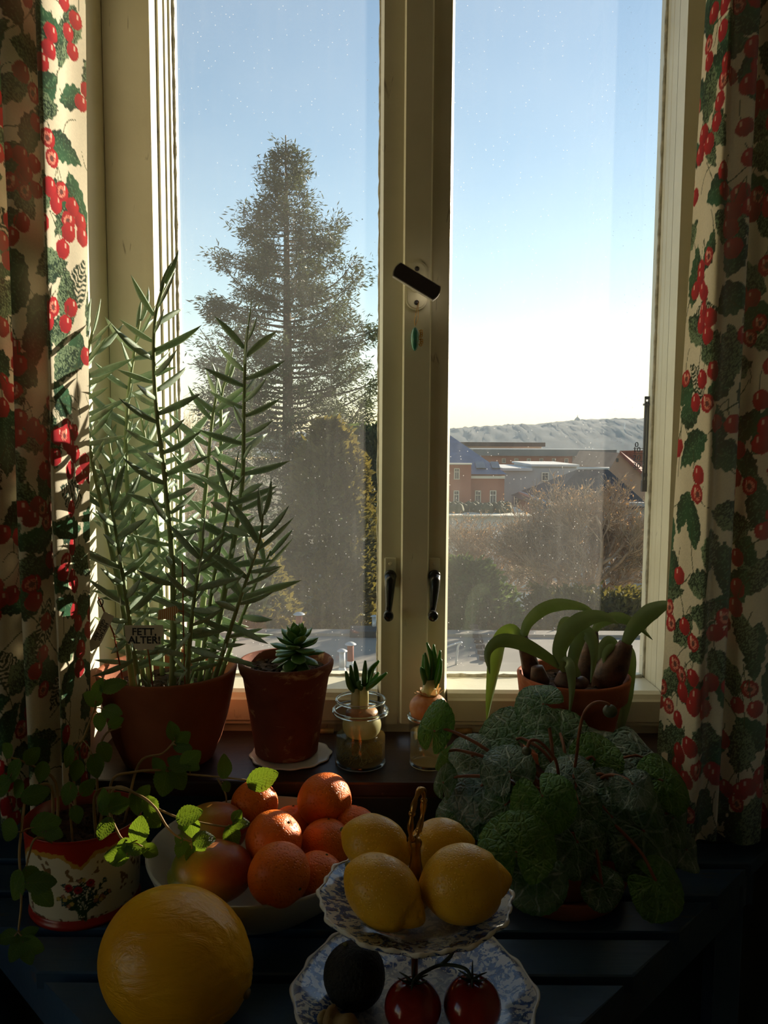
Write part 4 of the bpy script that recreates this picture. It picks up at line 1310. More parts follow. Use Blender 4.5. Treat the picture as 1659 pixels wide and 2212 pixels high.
def water_material():
    t = NT('cloudy_onion_water')
    tr = t.n('ShaderNodeBsdfTransparent'); tr.inputs['Color'].default_value = (0.98, 0.95, 0.84, 1)
    gl = t.n('ShaderNodeBsdfGlossy'); gl.inputs['Roughness'].default_value = 0.03
    tl = t.trans(rgb(240, 214, 150))
    return t.done(t.mixs(0.30, t.mixs(0.06, tr.outputs[0], gl.outputs[0]), tl))
M['water'] = water_material()
def onion_skin():
    t = NT('papery_onion_skin')
    co = t.coord('Object', (60, 60, 6))
    col = t.ramp(t.noise(co, 1.0, 4), [(0.3, rgb(150, 100, 60)), (0.7, rgb(204, 156, 108))])
    nm = t.bump(t.noise(co, 2.0, 3), 0.4, 0.002)
    return t.done(t.mixs(0.22, t.pbr(col, 0.4, 0, nm), t.trans(rgb(222, 166, 96))))
M['onion'] = onion_skin()
M['onion_w'] = leafmat('peeled_onion_flesh', rgb(206, 196, 140), rgb(226, 220, 176), rgb(230, 220, 150), 0.35, 0.3, None, 1, 30, 0.05, 0.5)
M['sprout'] = leafmat('onion_sprout_green', rgb(44, 92, 40), rgb(82, 130, 56), rgb(150, 200, 70), 0.2, 0.35, None, 1, 40, 0.05, 0.5)
M['root'] = leafmat('pale_root', rgb(206, 186, 140), rgb(230, 214, 172), rgb(240, 220, 160), 0.35, 0.6, None, 1, 40, 0, 0.3)
def sprout(parent, path, r, mat=None):
    pts = spline(path, 6)
    n = len(pts)
    b = MB(); b.tube(pts, [r*(1.0 if i < n*0.3 else 1.12 - 0.95*((i/n-0.3)/0.7)**2.2) for i in range(n)], 10)
    b.build('sprout', mat or M['sprout'], parent)
# wide preserving jar
J1 = at(779, 1600, 1.325); J1.z = SILL
jar = thing('preserving_jar', 'wide glass preserving jar of water holding an onion bulb and its roots', 'jar', J1)
b = MB(); b.lathe([(0, 0.0), (0.038, 0.0), (0.0425, 0.003), (0.0445, 0.010), (0.0447, 0.078), (0.0440, 0.086), (0.0475, 0.0895), (0.0485, 0.093), (0.0470, 0.0965), (0.0428, 0.0985), (0.0420, 0.107), (0.0428, 0.1115), (0.0415, 0.1135), (0.0400, 0.112), (0.0395, 0.10), (0.0400, 0.088), (0.0418, 0.080), (0.0420, 0.012), (0.038, 0.006), (0, 0.006)], J1, 64)
b.build('glass', M['jar'], jar)
b = MB(); b.lathe([(0, 0.0062), (0.0378, 0.0064), (0.0415, 0.0125), (0.0416, 0.050), (0.0412, 0.0505), (0, 0.0500)], J1, 48)
b.build('water', M['water'], jar)
torus(J1, 0.0458, 0.093, 0.0034, jar, 'thread_ring'); torus(J1, 0.0413, 0.1118, 0.0022, jar, 'lip'); torus(J1, 0.0405, 0.004, 0.0028, jar, 'foot_ring')
oc = Vector((J1.x+0.002, J1.y, SILL+0.068))
on1 = thing('onion', 'peeled white onion sprouting thick green shoots inside the wide jar', 'onion', oc)
b = MB(); b.blob(oc, 0.0330, 0.0330, 0.0290, None, 32, 20, lambda u: 1.0 - 0.10*max(0, -u.z)**3)
b.build('bulb', M['onion_w'], on1)
b = MB(); b.blob(oc + Vector((0,0,0.020)), 0.028, 0.028, 0.014, None, 24, 12); b.build('skin_cap', M['onion'], on1)
for neck, tips in (((768, 1510), [((762,1470),(757,1437)), ((770,1460),(766,1428)), ((755,1480),(747,1450)), ((762,1485),(755,1462))]),
                   ((785, 1505), [((788,1460),(789,1427)), ((800,1450),(819,1427)), ((808,1475),(836,1453)), ((800,1480),(818,1452)), ((796,1470),(808,1440)), ((775,1480),(778,1470))])):
    nb_ = at(neck[0], 1535, 1.325); nt_ = at(neck[0]+1, neck[1]-8, 1.322)
    b = MB(); b.tube([nb_ + Vector((0,0,-0.006)), nt_, nt_ + Vector((0,0,0.012))], [0.0095, 0.0085, 0.0070], 12); b.build('neck', M['onion_w'], on1)
    for i, (a_, c_) in enumerate(tips):
        yy = 1.325 + 0.012*math.sin(i*2.1)
        sprout(on1, [nt_ + Vector((0,0,0.004)), at(a_[0], a_[1], yy), at(c_[0], c_[1], yy)], 0.0046)
rnd = random.Random(12)
b = MB()
for k in range(120):
    a = rnd.random()*6.28; r = rnd.uniform(0.002, 0.014)
    p = [oc + Vector((r*math.cos(a), r*math.sin(a), -0.027))]
    for j in range(5):
        ang_ = a + rnd.gauss(0, 0.9); q = p[-1] + Vector((0.0085*math.cos(ang_), 0.0085*math.sin(ang_), -0.005 + rnd.gauss(0, 0.004)))
        rel = Vector((q.x-J1.x, q.y-J1.y, 0))
        if rel.length > 0.037: q = Vector((J1.x, J1.y, q.z)) + rel.normalized()*0.037
        q.z = max(q.z, SILL+0.010); p.append(q)
    b.tube(spline(p, 2), 0.00055, 4, False)
o = b.build('roots', M['root'], on1); o['kind'] = 'stuff'
bb = thing('onion', 'small tan onion lying submerged on the floor of the wide jar', 'onion', (J1.x+0.006, J1.y+0.004, SILL+0.024))
b = MB(); b.blob((J1.x+0.006, J1.y+0.004, SILL+0.0215), 0.022, 0.020, 0.0145, None, 24, 14); b.build('bulb', M['onion'], bb)
b = MB(); b.tube([(J1.x+0.026, J1.y+0.004, SILL+0.021), (J1.x+0.033, J1.y+0.003, SILL+0.019)], [0.006, 0.002], 8); b.build('neck', M['onion'], bb)
# narrow glass
J2 = at(926, 1600, 1.322); J2.z = SILL
jar = thing('drinking_glass', 'narrow glass of water carrying a brown-skinned onion on its rim', 'glass', J2)
b = MB(); b.lathe([(0, 0), (0.029, 0), (0.0325, 0.003), (0.0338, 0.010), (0.0340, 0.076), (0.0355, 0.080), (0.0365, 0.084), (0.0355, 0.088), (0.0330, 0.0885), (0.0315, 0.085), (0.0315, 0.010), (0.029, 0.006), (0, 0.006)], J2, 56)
b.build('glass', M['jar'], jar)
b = MB(); b.lathe([(0, 0.0062), (0.0288, 0.0064), (0.0312, 0.011), (0.0312, 0.058), (0, 0.058)], J2, 40); b.build('water', M['water'], jar)
torus(J2, 0.0345, 0.0845, 0.0030, jar, 'lip'); torus(J2, 0.0305, 0.0036, 0.0026, jar, 'foot_ring')
oc = Vector((J2.x-0.001, J2.y, SILL+0.1015))
on2 = thing('onion', 'brown papery onion sitting on the narrow glass with curved green sprouts', 'onion', oc)
b = MB(); b.blob(oc, 0.0325, 0.0325, 0.037, None, 32, 24, lambda u: 1.0 - (0.42*max(0, u.z)**1.5 if u.z > 0 else 0.10*u.z*u.z))
b.build('bulb', M['onion'], on2)
nk = at(928, 1478, 1.322)
b = MB(); b.tube([oc + Vector((0,0,0.022)), nk.lerp(oc, 0.25), nk + Vector((0,0,0.008))], [0.0165, 0.0125, 0.0085], 12); b.build('neck', M['onion_w'], on2)
b = MB()
for k in range(12):
    a = 6.28*k/12 + rnd.random()*0.4
    p = oc.lerp(nk, 0.62) + Vector((0.0125*math.cos(a), 0.0125*math.sin(a), -0.004))
    d = Vector((math.cos(a), math.sin(a), rnd.uniform(0.4, 1.6))).normalized(); w = Vector((-math.sin(a), math.cos(a), 0))*0.006
    q = p + d*rnd.uniform(0.010, 0.020)
    b.add([p-w, p+w, q+w*0.3, q-w*0.5], [(0,1,2,3)])
b.build('torn_skin', M['onion'], on2)
for pth in ([(925,1476),(922,1440),(918,1410)], [(930,1476),(934,1430),(922,1388)], [(935,1478),(945,1445),(951,1405)], [(936,1482),(948,1460),(953,1424)], [(920,1478),(916,1450),(915,1414)], [(922,1480),(914,1455),(909,1441)], [(930,1470),(938,1430),(937,1392)]):
    yy = 1.322 + rnd.uniform(-0.008, 0.008)
    sprout(on2, [at(pth[0][0], pth[0][1]+6, 1.322), at(*pth[1], yy), at(*pth[2], yy)], 0.0044)
b = MB()
for k in range(60):
    a = rnd.random()*6.28; r = rnd.uniform(0.002, 0.013)
    p = [oc + Vector((r*math.cos(a), r*math.sin(a), -0.034))]
    for j in range(4): p.append(p[-1] + Vector((rnd.gauss(0, 0.003), rnd.gauss(0, 0.003), -0.0085)))
    b.tube(spline(p, 2), 0.0005, 4, False)
o = b.build('roots', M['root'], on2); o['kind'] = 'stuff'

# --- amaryllis in a rimmed pot
AC = at(1238, 1470, 1.362); AC.z = SILL + 0.012
am = thing('potted_amaryllis', 'amaryllis bulbs with arching strap leaves in a rimmed terracotta pot', 'potted plant', AC)
b = MB(); b.lathe([(0, 0), (0.060, 0), (0.0635, 0.004), (0.083, 0.094), (0.085, 0.096), (0.0925, 0.098), (0.0965, 0.130), (0.0970, 0.135), (0.094, 0.1375), (0.0895, 0.135), (0.0875, 0.115), (0, 0.112)], AC, 64)
b.build('pot', terracotta('chipped_terracotta', rgb(154, 84, 56), rgb(176, 102, 70), 0.35), am)
soil(am, AC, 0.0885, AC.z+0.118, 5)
sau = thing('saucer', 'terracotta saucer under the amaryllis pot', 'saucer', (AC.x, AC.y, SILL))
b = MB(); b.lathe([(0, 0), (0.074, 0), (0.078, 0.003), (0.086, 0.022), (0.0865, 0.024), (0.083, 0.024), (0.076, 0.011), (0, 0.0115)], (AC.x, AC.y-0.006, SILL), 56); b.build('dish', M['terra'], sau)
M['bulb'] = mottled('brown_bulb_skin', rgb(58, 36, 28), rgb(110, 72, 50), 50, 0.6, 0.4, 90)
M['strap'] = leafmat('amaryllis_leaf', rgb(124, 148, 108), rgb(168, 184, 142), rgb(206, 218, 100), 0.3, 0.35, None, 1, 14, 0.1, 0.5)
def bulb(path, rad):
    P = [at(x, y, d) for x, y, d in path]
    b = MB(); b.tube(spline(P, 5), list(np.interp(np.linspace(0, 1, (len(P)-1)*5+1), np.linspace(0, 1, len(rad)), rad)), 18); b.build('bulb', M['bulb'], am)
bulb([(1290,1490,1.35),(1312,1462,1.345),(1338,1420,1.335),(1352,1390,1.33)], [0.012, 0.027, 0.026, 0.017, 0.012])
bulb([(1268,1480,1.385),(1270,1440,1.385),(1276,1400,1.385),(1281,1365,1.38)], [0.018, 0.023, 0.020, 0.014, 0.009])
bulb([(1222,1490,1.32),(1224,1470,1.32),(1222,1450,1.32)], [0.014, 0.022, 0.019, 0.012])
bulb([(1172,1485,1.345),(1165,1465,1.345),(1160,1440,1.345)], [0.012, 0.017, 0.014, 0.010])
bulb([(1150,1470,1.38),(1146,1440,1.38),(1136,1405,1.37),(1128,1378,1.365)], [0.014, 0.016, 0.012, 0.010])
bulb([(1255,1485,1.31),(1250,1465,1.31)], [0.012, 0.016, 0.010])
def strap(path, width, face=None, mat=None):
    """strap leaf along photo points (px, py, depth): shallow channelled blade with thickness"""
    P = spline([at(*q) for q in path], 8)
    n = len(P)
    vs, fs = [], []
    prev = None
    for i, p in enumerate(P):
        T = (P[min(i+1, n-1)] - P[max(i-1, 0)]).normalized()
        side = T.cross(Vector(face) if face else Vector((0, -1, 0.15)))
        side = side.normalized() if side.length > 1e-3 else prev
        if prev is not None and side.dot(prev) < 0: side = -side
        prev = side
        N = T.cross(side)
        f = i/(n-1)
        w = width*0.34*(0.62+0.5*min(1, f*3))*min(1, ((1-f)*2.2+0.02))**0.8
        for k in range(5):
            u = -1 + k/2
            vs.append(p + side*u*w + N*(0.22*w*u*u + 0.0009))
        for k in range(5):
            u = 1 - k/2
            vs.append(p + side*u*w + N*(0.22*w*u*u + 0.0009 - 0.0018*(1-abs(u))))
    for i in range(n-1):
        for k in (0, 1, 2, 3, 5, 6, 7, 8):
            fs.append((i*10+k, i*10+k+1, (i+1)*10+k+1, (i+1)*10+k))
    fs += [tuple(range(10))[::-1], tuple(range((n-1)*10, n*10))]
    b = MB(); b.add(vs, fs); return b.build('strap_leaf', mat or M['strap'], am)
strap([(1130,1380,1.365),(1142,1345,1.37),(1175,1316,1.375),(1215,1306,1.38),(1260,1312,1.385),(1290,1328,1.39)], 0.030)
strap([(1224,1450,1.32),(1210,1410,1.31),(1228,1365,1.30),(1265,1338,1.295),(1305,1332,1.29),(1336,1348,1.285)], 0.040)
strap([(1212,1440,1.32),(1170,1412,1.30),(1125,1390,1.285),(1080,1385,1.275),(1054,1410,1.27),(1058,1456,1.265)], 0.030)
strap([(1128,1378,1.365),(1104,1364,1.37),(1082,1385,1.375),(1070,1440,1.38),(1060,1500,1.382),(1052,1558,1.38)], 0.042, (0.5, -1, 0))
strap([(1352,1392,1.33),(1370,1360,1.325),(1400,1328,1.315),(1430,1310,1.305),(1455,1302,1.295)], 0.040)
strap([(1250,1462,1.31),(1238,1430,1.30),(1258,1368,1.31),(1278,1380,1.305),(1284,1420,1.30),(1276,1476,1.295)], 0.030)
strap([(1222,1455,1.32),(1220,1430,1.28),(1232,1440,1.262),(1236,1490,1.258),(1230,1548,1.262)], 0.022)
strap([(1281,1368,1.38),(1300,1345,1.39),(1335,1334,1.395),(1375,1350,1.40),(1410,1382,1.405)], 0.026)
strap([(1300,1455,1.36),(1298,1410,1.365),(1312,1384,1.37),(1330,1392,1.37),(1322,1430,1.365)], 0.020)
strap([(1338,1420,1.335),(1322,1400,1.33),(1308,1420,1.33),(1312,1455,1.325)], 0.020)
strap([(1350,1395,1.34),(1362,1420,1.40),(1356,1490,1.445),(1344,1560,1.45),(1340,1595,1.45)], 0.034)
strap([(1215,1440,1.35),(1212,1390,1.355),(1218,1350,1.36),(1230,1342,1.36),(1238,1370,1.36)], 0.024)

# --- cyclamen with marbled leaves, in a pot on the table
CC = Vector((0.262, 1.135, TABLE+0.012))
cy = thing('potted_cyclamen', 'large cyclamen with round silver-veined leaves in a terracotta pot on the table', 'potted plant', CC)
b = MB(); b.lathe([(0, 0), (0.060, 0), (0.063, 0.004), (0.078, 0.085), (0.086, 0.088), (0.089, 0.115), (0.085, 0.117), (0.079, 0.095), (0, 0.092)], CC, 56)
b.build('pot', M['terra'], cy)
soil(cy, CC, 0.080, CC.z+0.098, 15)
sau = thing('saucer', 'wide terracotta saucer under the cyclamen on the blue table', 'saucer', (CC.x, CC.y, TABLE))
b = MB(); b.lathe([(0, 0), (0.085, 0), (0.089, 0.003), (0.098, 0.028), (0.095, 0.030), (0.087, 0.011), (0, 0.0115)], (CC.x, CC.y, TABLE), 56); b.build('dish', M['terra'], sau)
def cyclamen_leaf_material(name, c1, c2, silver, amount):
    t = NT(name)
    uv = t.n('ShaderNodeSeparateXYZ'); t.l(t.coord('UV'), uv.inputs[0])
    co = t.coord('Object')
    col = t.ramp(t.noise(co, 3, 4), [(0.3, c1), (0.7, c2)])
    zone = t.ramp(t.math('ADD', uv.outputs['Y'], t.math('MULTIPLY', t.math('SUBTRACT', t.noise(co, 4.0, 4), 0.5), 0.6)), [(0.40, 0.0), (0.58, 1.0), (0.86, 1.0), (0.95, 0.0)])
    ray_ = t.math('ABSOLUTE', t.math('SUBTRACT', t.math('FRACT', t.math('ADD', t.math('MULTIPLY', uv.outputs['X'], 7.0), t.math('MULTIPLY', t.noise(co, 2.2, 2), 0.5))), 0.5))
    vein = t.ramp(t.math('MULTIPLY', ray_, uv.outputs['Y']), [(0.0, 1.0), (0.022, 0.9), (0.05, 0.0)])
    cell = t.ramp(t.voro(co, 3.6, 'DISTANCE_TO_EDGE'), [(0.0, 1.0), (0.05, 0.8), (0.11, 0.0)])
    sil = t.math('MULTIPLY', t.math('MAXIMUM', t.math('MAXIMUM', vein, t.math('MULTIPLY', cell, 0.45)), 0.22), zone)
    sil = t.math('MAXIMUM', sil, t.math('MULTIPLY', vein, 0.35))
    col = t.mix(t.math('MULTIPLY', sil, amount, True), col, silver)
    h = t.math('ADD', t.math('MULTIPLY', t.math('MAXIMUM', vein, cell), -1.0), t.noise(co, 9, 3))
    nm = t.bump(h, 0.55, 0.05)
    p = t.pbr(col, 0.42, 0, nm, **{'Specular IOR Level': 0.45})
    return t.done(t.mixs(0.17, p, t.trans(t.mix(0.6, col, rgb(120, 170, 40)), nm)))
M['cyc'] = cyclamen_leaf_material('marbled_dark_leaf', rgb(58, 96, 62), rgb(88, 128, 84), rgb(188, 206, 190), 0.75)
M['cyc2'] = cyclamen_leaf_material('silvered_leaf', rgb(84, 116, 98), rgb(116, 144, 128), rgb(206, 220, 212), 0.85)
M['cyc3'] = cyclamen_leaf_material('fresh_green_leaf', rgb(68, 116, 44), rgb(104, 152, 64), rgb(170, 196, 136), 0.35)
M['petiole'] = leafmat('reddish_stalk', rgb(128, 78, 56), rgb(156, 104, 76), rgb(190, 120, 80), 0.15, 0.45, None, 1, 40, 0.1, 0.4)
def cyc_mesh(seed):
    rnd = random.Random(seed)
    na, nr = 48, 7
    fold = rnd.uniform(0.10, 0.30); wav = rnd.uniform(0.10, 0.20); ph = rnd.random()*6
    vs, fs, uv = [(0, 0, 0)], [], [(0.5, 0)]
    for i in range(1, nr+1):
        f = i/nr
        for k in range(na+1):
            a = -math.pi + 2*math.pi*k/na            # notch at +-pi (towards -x)
            rad = 1.0 - 0.80*math.exp(-((math.pi-abs(a))/0.22)**2) + 0.13*math.cos(a) - 0.05*math.cos(2*a)
            if i == nr: rad *= 1 + 0.022*(k % 2)
            r = rad*f
            x, y = r*math.cos(a), r*math.sin(a)
            z = fold*abs(y)*0.5*(1 if seed % 2 else 0.4) - 0.30*r*r + wav*f*f*math.sin(3*a+ph) + 0.03*math.sin(5*a+2*ph)*f*f
            vs.append((x, y, z)); uv.append((k/na, f))
    for k in range(na): fs.append((0, 1+k, 2+k))
    for i in range(nr-1):
        for k in range(na):
            p = 1+i*(na+1)+k
            fs.append((p, p+na+1, p+na+2, p+1))
    b = MB(); b.add(vs, fs)
    me = b.mesh('cyclamen_leaf')
    ul = me.uv_layers.new(name='uv')
    for lp in me.loops: ul.data[lp.index].uv = uv[lp.vertex_index]
    return me
CM = {}
for mk_ in ('cyc', 'cyc2', 'cyc3'):
    for sd in range(4):
        me = cyc_mesh(sd+3); me.materials.append(M[mk_]); CM[(mk_, sd)] = me
# (px, py, size in px, depth, facing (x,y,z), growth direction of the blade in the picture, material)
CL = [
 (1165,1518,44,1.16,(-0.2,-0.7,0.55),(-0.8,0.35),'cyc'), (938,1572,50,1.15,(-0.35,-0.9,0.0),(0.18,1),'cyc3'), (952,1630,30,1.14,(-0.9,-0.4,0.2),(-0.3,-1),'cyc3'),
 (1108,1590,62,1.19,(-0.1,-0.75,0.6),(-0.5,0.8),'cyc'), (1210,1580,52,1.215,(0.1,-0.85,0.45),(0.1,1),'cyc'), (1012,1632,42,1.17,(-0.4,-0.8,0.4),(-0.8,0.2),'cyc2'),
 (1098,1662,47,1.10,(-0.05,-0.9,0.35),(-0.2,0.9),'cyc2'), (1030,1700,58,1.12,(-0.2,-0.6,0.75),(-1,-0.2),'cyc2'), (1290,1605,66,1.20,(0.05,-0.55,0.8),(0.2,0.9),'cyc2'),
 (1290,1638,46,1.14,(-0.1,-0.9,0.35),(0.5,0.7),'cyc3'), (1398,1638,70,1.17,(0.35,-0.5,0.75),(0.9,0.1),'cyc2'), (1238,1676,46,1.08,(0.0,-0.75,0.6),(-0.1,0.9),'cyc2'),
 (1322,1688,60,1.11,(0.1,-0.6,0.75),(0.4,-0.5),'cyc2'), (1372,1700,40,1.07,(0.1,-0.7,0.6),(0.3,-0.8),'cyc2'), (1440,1690,54,1.12,(0.3,-0.75,0.55),(0.9,-0.3),'cyc3'),
 (1175,1730,56,1.03,(-0.15,-0.85,0.45),(0.3,-0.9),'cyc3'), (1254,1744,42,1.05,(0.15,-0.85,0.45),(0.1,-1),'cyc'), (956,1686,36,1.12,(-0.6,-0.75,0.1),(-0.2,1),'cyc'),
 (984,1762,42,1.14,(-0.5,-0.8,0.2),(-0.6,-0.8),'cyc'), (1038,1772,34,1.13,(-0.3,-0.9,0.2),(0.1,-1),'cyc'), (1114,1832,66,0.975,(-0.25,-0.9,0.3),(-0.1,0.9),'cyc3'),
 (1160,1905,54,0.965,(-0.1,-0.85,0.4),(0.2,-0.9),'cyc'), (1250,1830,56,1.02,(0.1,-0.9,0.2),(0.2,-0.9),'cyc'), (1402,1805,78,1.06,(0.3,-0.85,0.3),(0.7,-0.6),'cyc'),
 (1425,1908,58,1.02,(0.25,-0.75,0.55),(0.6,-0.6),'cyc3'), (1488,1838,36,1.09,(0.5,-0.6,0.55),(0.9,-0.3),'cyc2'), (1305,1920,38,1.0,(0.1,-0.85,0.3),(0.5,-0.7),'cyc'),
 (1330,1775,62,1.06,(0.15,-0.85,0.35),(0.4,-0.7),'cyc'), (1085,1745,44,1.08,(-0.3,-0.85,0.3),(-0.6,-0.6),'cyc'), (1215,1640,40,1.16,(0.1,-0.6,0.75),(0.4,0.7),'cyc'),
 (1058,1625,36,1.18,(-0.3,-0.6,0.7),(-0.5,0.6),'cyc2'), (1350,1645,40,1.16,(0.2,-0.6,0.7),(0.6,0.5),'cyc'), (1460,1770,46,1.10,(0.5,-0.7,0.4),(0.9,-0.4),'cyc'),
]
rnd = random.Random(99)
for i, (px, py, s, yy, nf, gd, mk_) in enumerate(CL):
    c = at(px, py, yy)
    rr = s*yy*1.27/FPX
    g = Vector((gd[0], 0, gd[1]))
    nfv = Vector((nf[0], nf[1], nf[2]+0.22)).normalized()
    x = (g - nfv*g.dot(nfv)).normalized()
    att = c - x*rr*0.12                        # stalk meets the blade at the notch
    root = CC + Vector((rnd.uniform(-0.03, 0.03), rnd.uniform(-0.03, 0.03), 0.095))
    Mx = frame(att, x, nfv, rr*1.02, rr*(0.56 if i in (1, 2, 17) else 1.0), rr)
    lf = place('leaf', CM[(mk_, rnd.randrange(4))], cy, Mx)
    lf_w = WO[lf.name]
    mid = root.lerp(att, 0.45) + Vector((0, 0, 0.035 if att.z > root.z else 0.05)); m2 = root.lerp(att, 0.85) + Vector((0, 0, 0.02 if att.z > root.z else 0.035)) - nfv*0.006
    b = MB(); b.tube(spline([root, mid, m2, att - nfv*0.0008], 5), [0.0026]*10 + [0.0022]*6, 7)
    me = b.mesh('stalk', (0, 0, 0)); me.materials.append(M['petiole'])
    o = bpy.data.objects.new('stalk', me); COL.objects.link(o); o.parent = lf
    o.matrix_parent_inverse = Mx.inverted() @ Matrix.Identity(4)
    o.matrix_basis = Matrix.Identity(4)
M['pod'] = mottled('green_seed_pod', rgb(62, 70, 48), rgb(96, 104, 78), 60, 0.5, 0.1, 90)
for path, podr in (([(1243,1648,1.09),(1250,1590,1.07),(1262,1540,1.065),(1285,1518,1.06),(1312,1520,1.06),(1318,1530,1.06)], 0.0098), ([(1205,1662,1.07),(1190,1628,1.06),(1165,1602,1.055),(1146,1600,1.05),(1138,1618,1.05)], 0.0068)):
    pts = [at(*q) for q in path]
    b = MB(); b.tube(spline([CC + Vector((0, -0.02, 0.095))] + pts, 6), 0.0022, 8)
    fs_ = b.build('flower_stalk', M['petiole'], cy)
    b = MB(); b.blob(pts[-1] + Vector((0, 0, -podr*0.4)), podr, podr, podr*0.92, None, 20, 14); b.build('seed_pod', M['pod'], fs_)
# ------------------------------------------------------------------ mint in an enamelled tin
TC = at(184, 1880, 1.095); TC.z = TABLE
mint = thing('potted_mint', 'trailing mint in a worn white enamel tin with red bands and a painted posy', 'potted plant', TC)
def tin():
    na, nz = 420, 120
    hgt, r0, r1 = 0.128, 0.0735, 0.0790
    A = np.linspace(0, 2*math.pi, na, endpoint=False)
    Z = np.linspace(0, hgt, nz)
    rad = r0 + (r1-r0)*(Z/hgt) + 0.0022*np.exp(-((Z-0.004)/0.004)**2) + 0.0018*np.exp(-((Z-hgt)/0.003)**2) - 0.0012*np.exp(-((Z-0.0135)/0.002)**2)
    X = TC.x + rad[:, None]*np.cos(A)[None]; Y = TC.y + rad[:, None]*np.sin(A)[None]
    ZZ = np.repeat(Z[:, None], na, 1) + TC.z
    vs = np.stack([X, Y, ZZ], 2).reshape(-1, 3)
    fs = []
    for j in range(nz-1):
        for k in range(na):
            fs.append((j*na+k, j*na+(k+1) % na, (j+1)*na+(k+1) % na, (j+1)*na+k))
    fs.append(tuple(range(na))[::-1])
    n0 = len(vs)
    inner = np.stack([TC.x + (rad[-1]-0.0015)*np.cos(A), TC.y + (rad[-1]-0.0015)*np.sin(A), np.full(na, TC.z+hgt)], 1)
    deep = np.stack([TC.x + (r0+0.002)*np.cos(A), TC.y + (r0+0.002)*np.sin(A), np.full(na, TC.z+0.09)], 1)
    vs = np.concatenate([vs, inner, deep])
    for k in range(na):
        fs.append(((nz-1)*na+k, (nz-1)*na+(k+1) % na, n0+(k+1) % na, n0+k))
        fs.append((n0+k, n0+(k+1) % na, n0+na+(k+1) % na, n0+na+k))
    # paint
    face = math.atan2(0-TC.y, 0-TC.x) - 0.10
    S = ((A - face + math.pi) % (2*math.pi) - math.pi)*0.0765        # arc length across the front
    S2 = np.repeat(S[None], nz, 0); Z2 = np.repeat(Z[:, None], na, 1)
    rs = np.random.RandomState(4)
    col = np.tile(np.array(rgb(220, 208, 178)), (nz, na, 1)).astype(float)
    nz_ = np.array([[noise.noise(Vector((s*55, z*55, 2.0))) for s in S] for z in Z])
    nf_ = np.array([[noise.noise(Vector((s*160, z*160, 5.0))) for s in S] for z in Z])
    rust = (nz_ > 0.22) & (nf_ > 0.02) & ((np.abs(S2) > 0.055) | (Z2 > 0.07))
    col[rust] = np.array(rgb(128, 96, 58))
    drip = hgt - 0.018 - 0.017*np.clip(np.cos(S2*62), 0, 1)**2 + 0.003*nf_
    yb = (Z2 > drip-0.006) ; col[yb] = np.array(rgb(196, 150, 62))
    col[Z2 > drip] = np.array(rgb(172, 40, 22))
    col[Z2 < 0.0135 + 0.0012*nf_] = np.array(rgb(158, 32, 20))
    sc_ = (np.abs(Z2-0.016) < 0.0022) & (nf_ > 0.1); col[sc_] = np.array(rgb(120, 80, 50))
    def blob(s, z, rx, rz, c, a=0.0):
        ca, sa = math.cos(a), math.sin(a)
        u = ((S2-s)*ca + (Z2-z)*sa)/rx; v = (-(S2-s)*sa + (Z2-z)*ca)/rz
        col[(u*u+v*v < 1)] = c
    green, dgreen = np.array(rgb(52, 74, 40)), np.array(rgb(34, 52, 34))
    base = (0.004, 0.030)
    tips = []
    for k in range(26):
        a = rs.uniform(0.25, 2.9); L = rs.uniform(0.022, 0.052)*(0.7+0.3*math.sin(a))
        p = np.array(base) + np.array((math.cos(a)*0.9, math.sin(a)))*L
        for f in np.linspace(0, 1, 26):
            q = np.array((base[0], base[1]-0.010*(1-f)))*(1-f) + p*f
            blob(q[0], q[1], 0.0007, 0.0009, green)
            if f > 0.35 and rs.rand() < 0.55:
                la = a + rs.choice([-0.8, 0.8])
                blob(q[0]+0.0026*math.cos(la), q[1]+0.0026*math.sin(la), 0.0030, 0.0011, dgreen if rs.rand() < 0.6 else green, la)
        tips.append(p)
    for k in range(9): blob(base[0]+0.004*rs.randn(), base[1]-0.006-0.006*rs.rand(), 0.0007, 0.008, green, 0.25*rs.randn())
    for i, p in enumerate(tips):
        c = [np.array(rgb(40, 74, 78)), np.array(rgb(190, 160, 84)), np.array(rgb(150, 96, 80))][i % 3]
        for m in range(5):
            blob(p[0]+0.0019*math.cos(m*1.257), p[1]+0.0019*math.sin(m*1.257), 0.0014, 0.0014, c)
        blob(p[0], p[1], 0.0009, 0.0009, np.array(rgb(200, 170, 90)))
    for s, z in ((-0.002, 0.058), (0.014, 0.066), (-0.014, 0.062)):
        for m in range(7): blob(s+0.0030*math.cos(m*0.9), z+0.0030*math.sin(m*0.9), 0.0026, 0.0026, np.array(rgb(150+6*(m % 3), 30, 38)))
        blob(s, z, 0.0022, 0.0022, np.array(rgb(96, 18, 30)))
    me = bpy.data.meshes.new('tin')
    me.from_pydata([tuple(v - np.array(TC)) for v in vs], [], fs)
    me.polygons.foreach_set('use_smooth', [len(f) == 4 for f in fs])
    full = np.concatenate([col.reshape(-1, 3), np.tile(np.array(rgb(150, 44, 28)), (na, 1)), np.tile(np.array(rgb(60, 50, 40)), (na, 1))])
    ca = me.color_attributes.new('print', 'FLOAT_COLOR', 'POINT')
    ca.data.foreach_set('color', np.concatenate([full, np.ones((len(full), 1))], 1).ravel())
    t = NT('worn_enamel_print')
    at_ = t.n('ShaderNodeAttribute', attribute_name='print')
    me.materials.append(t.done(t.pbr(at_.outputs['Color'], 0.28, 0, t.bump(t.noise(t.coord('Object'), 60, 4), 0.1, 0.002))))
    link('tin', me, mint, TC)
tin()
soil(mint, TC, 0.0735, TC.z+0.108, 21)
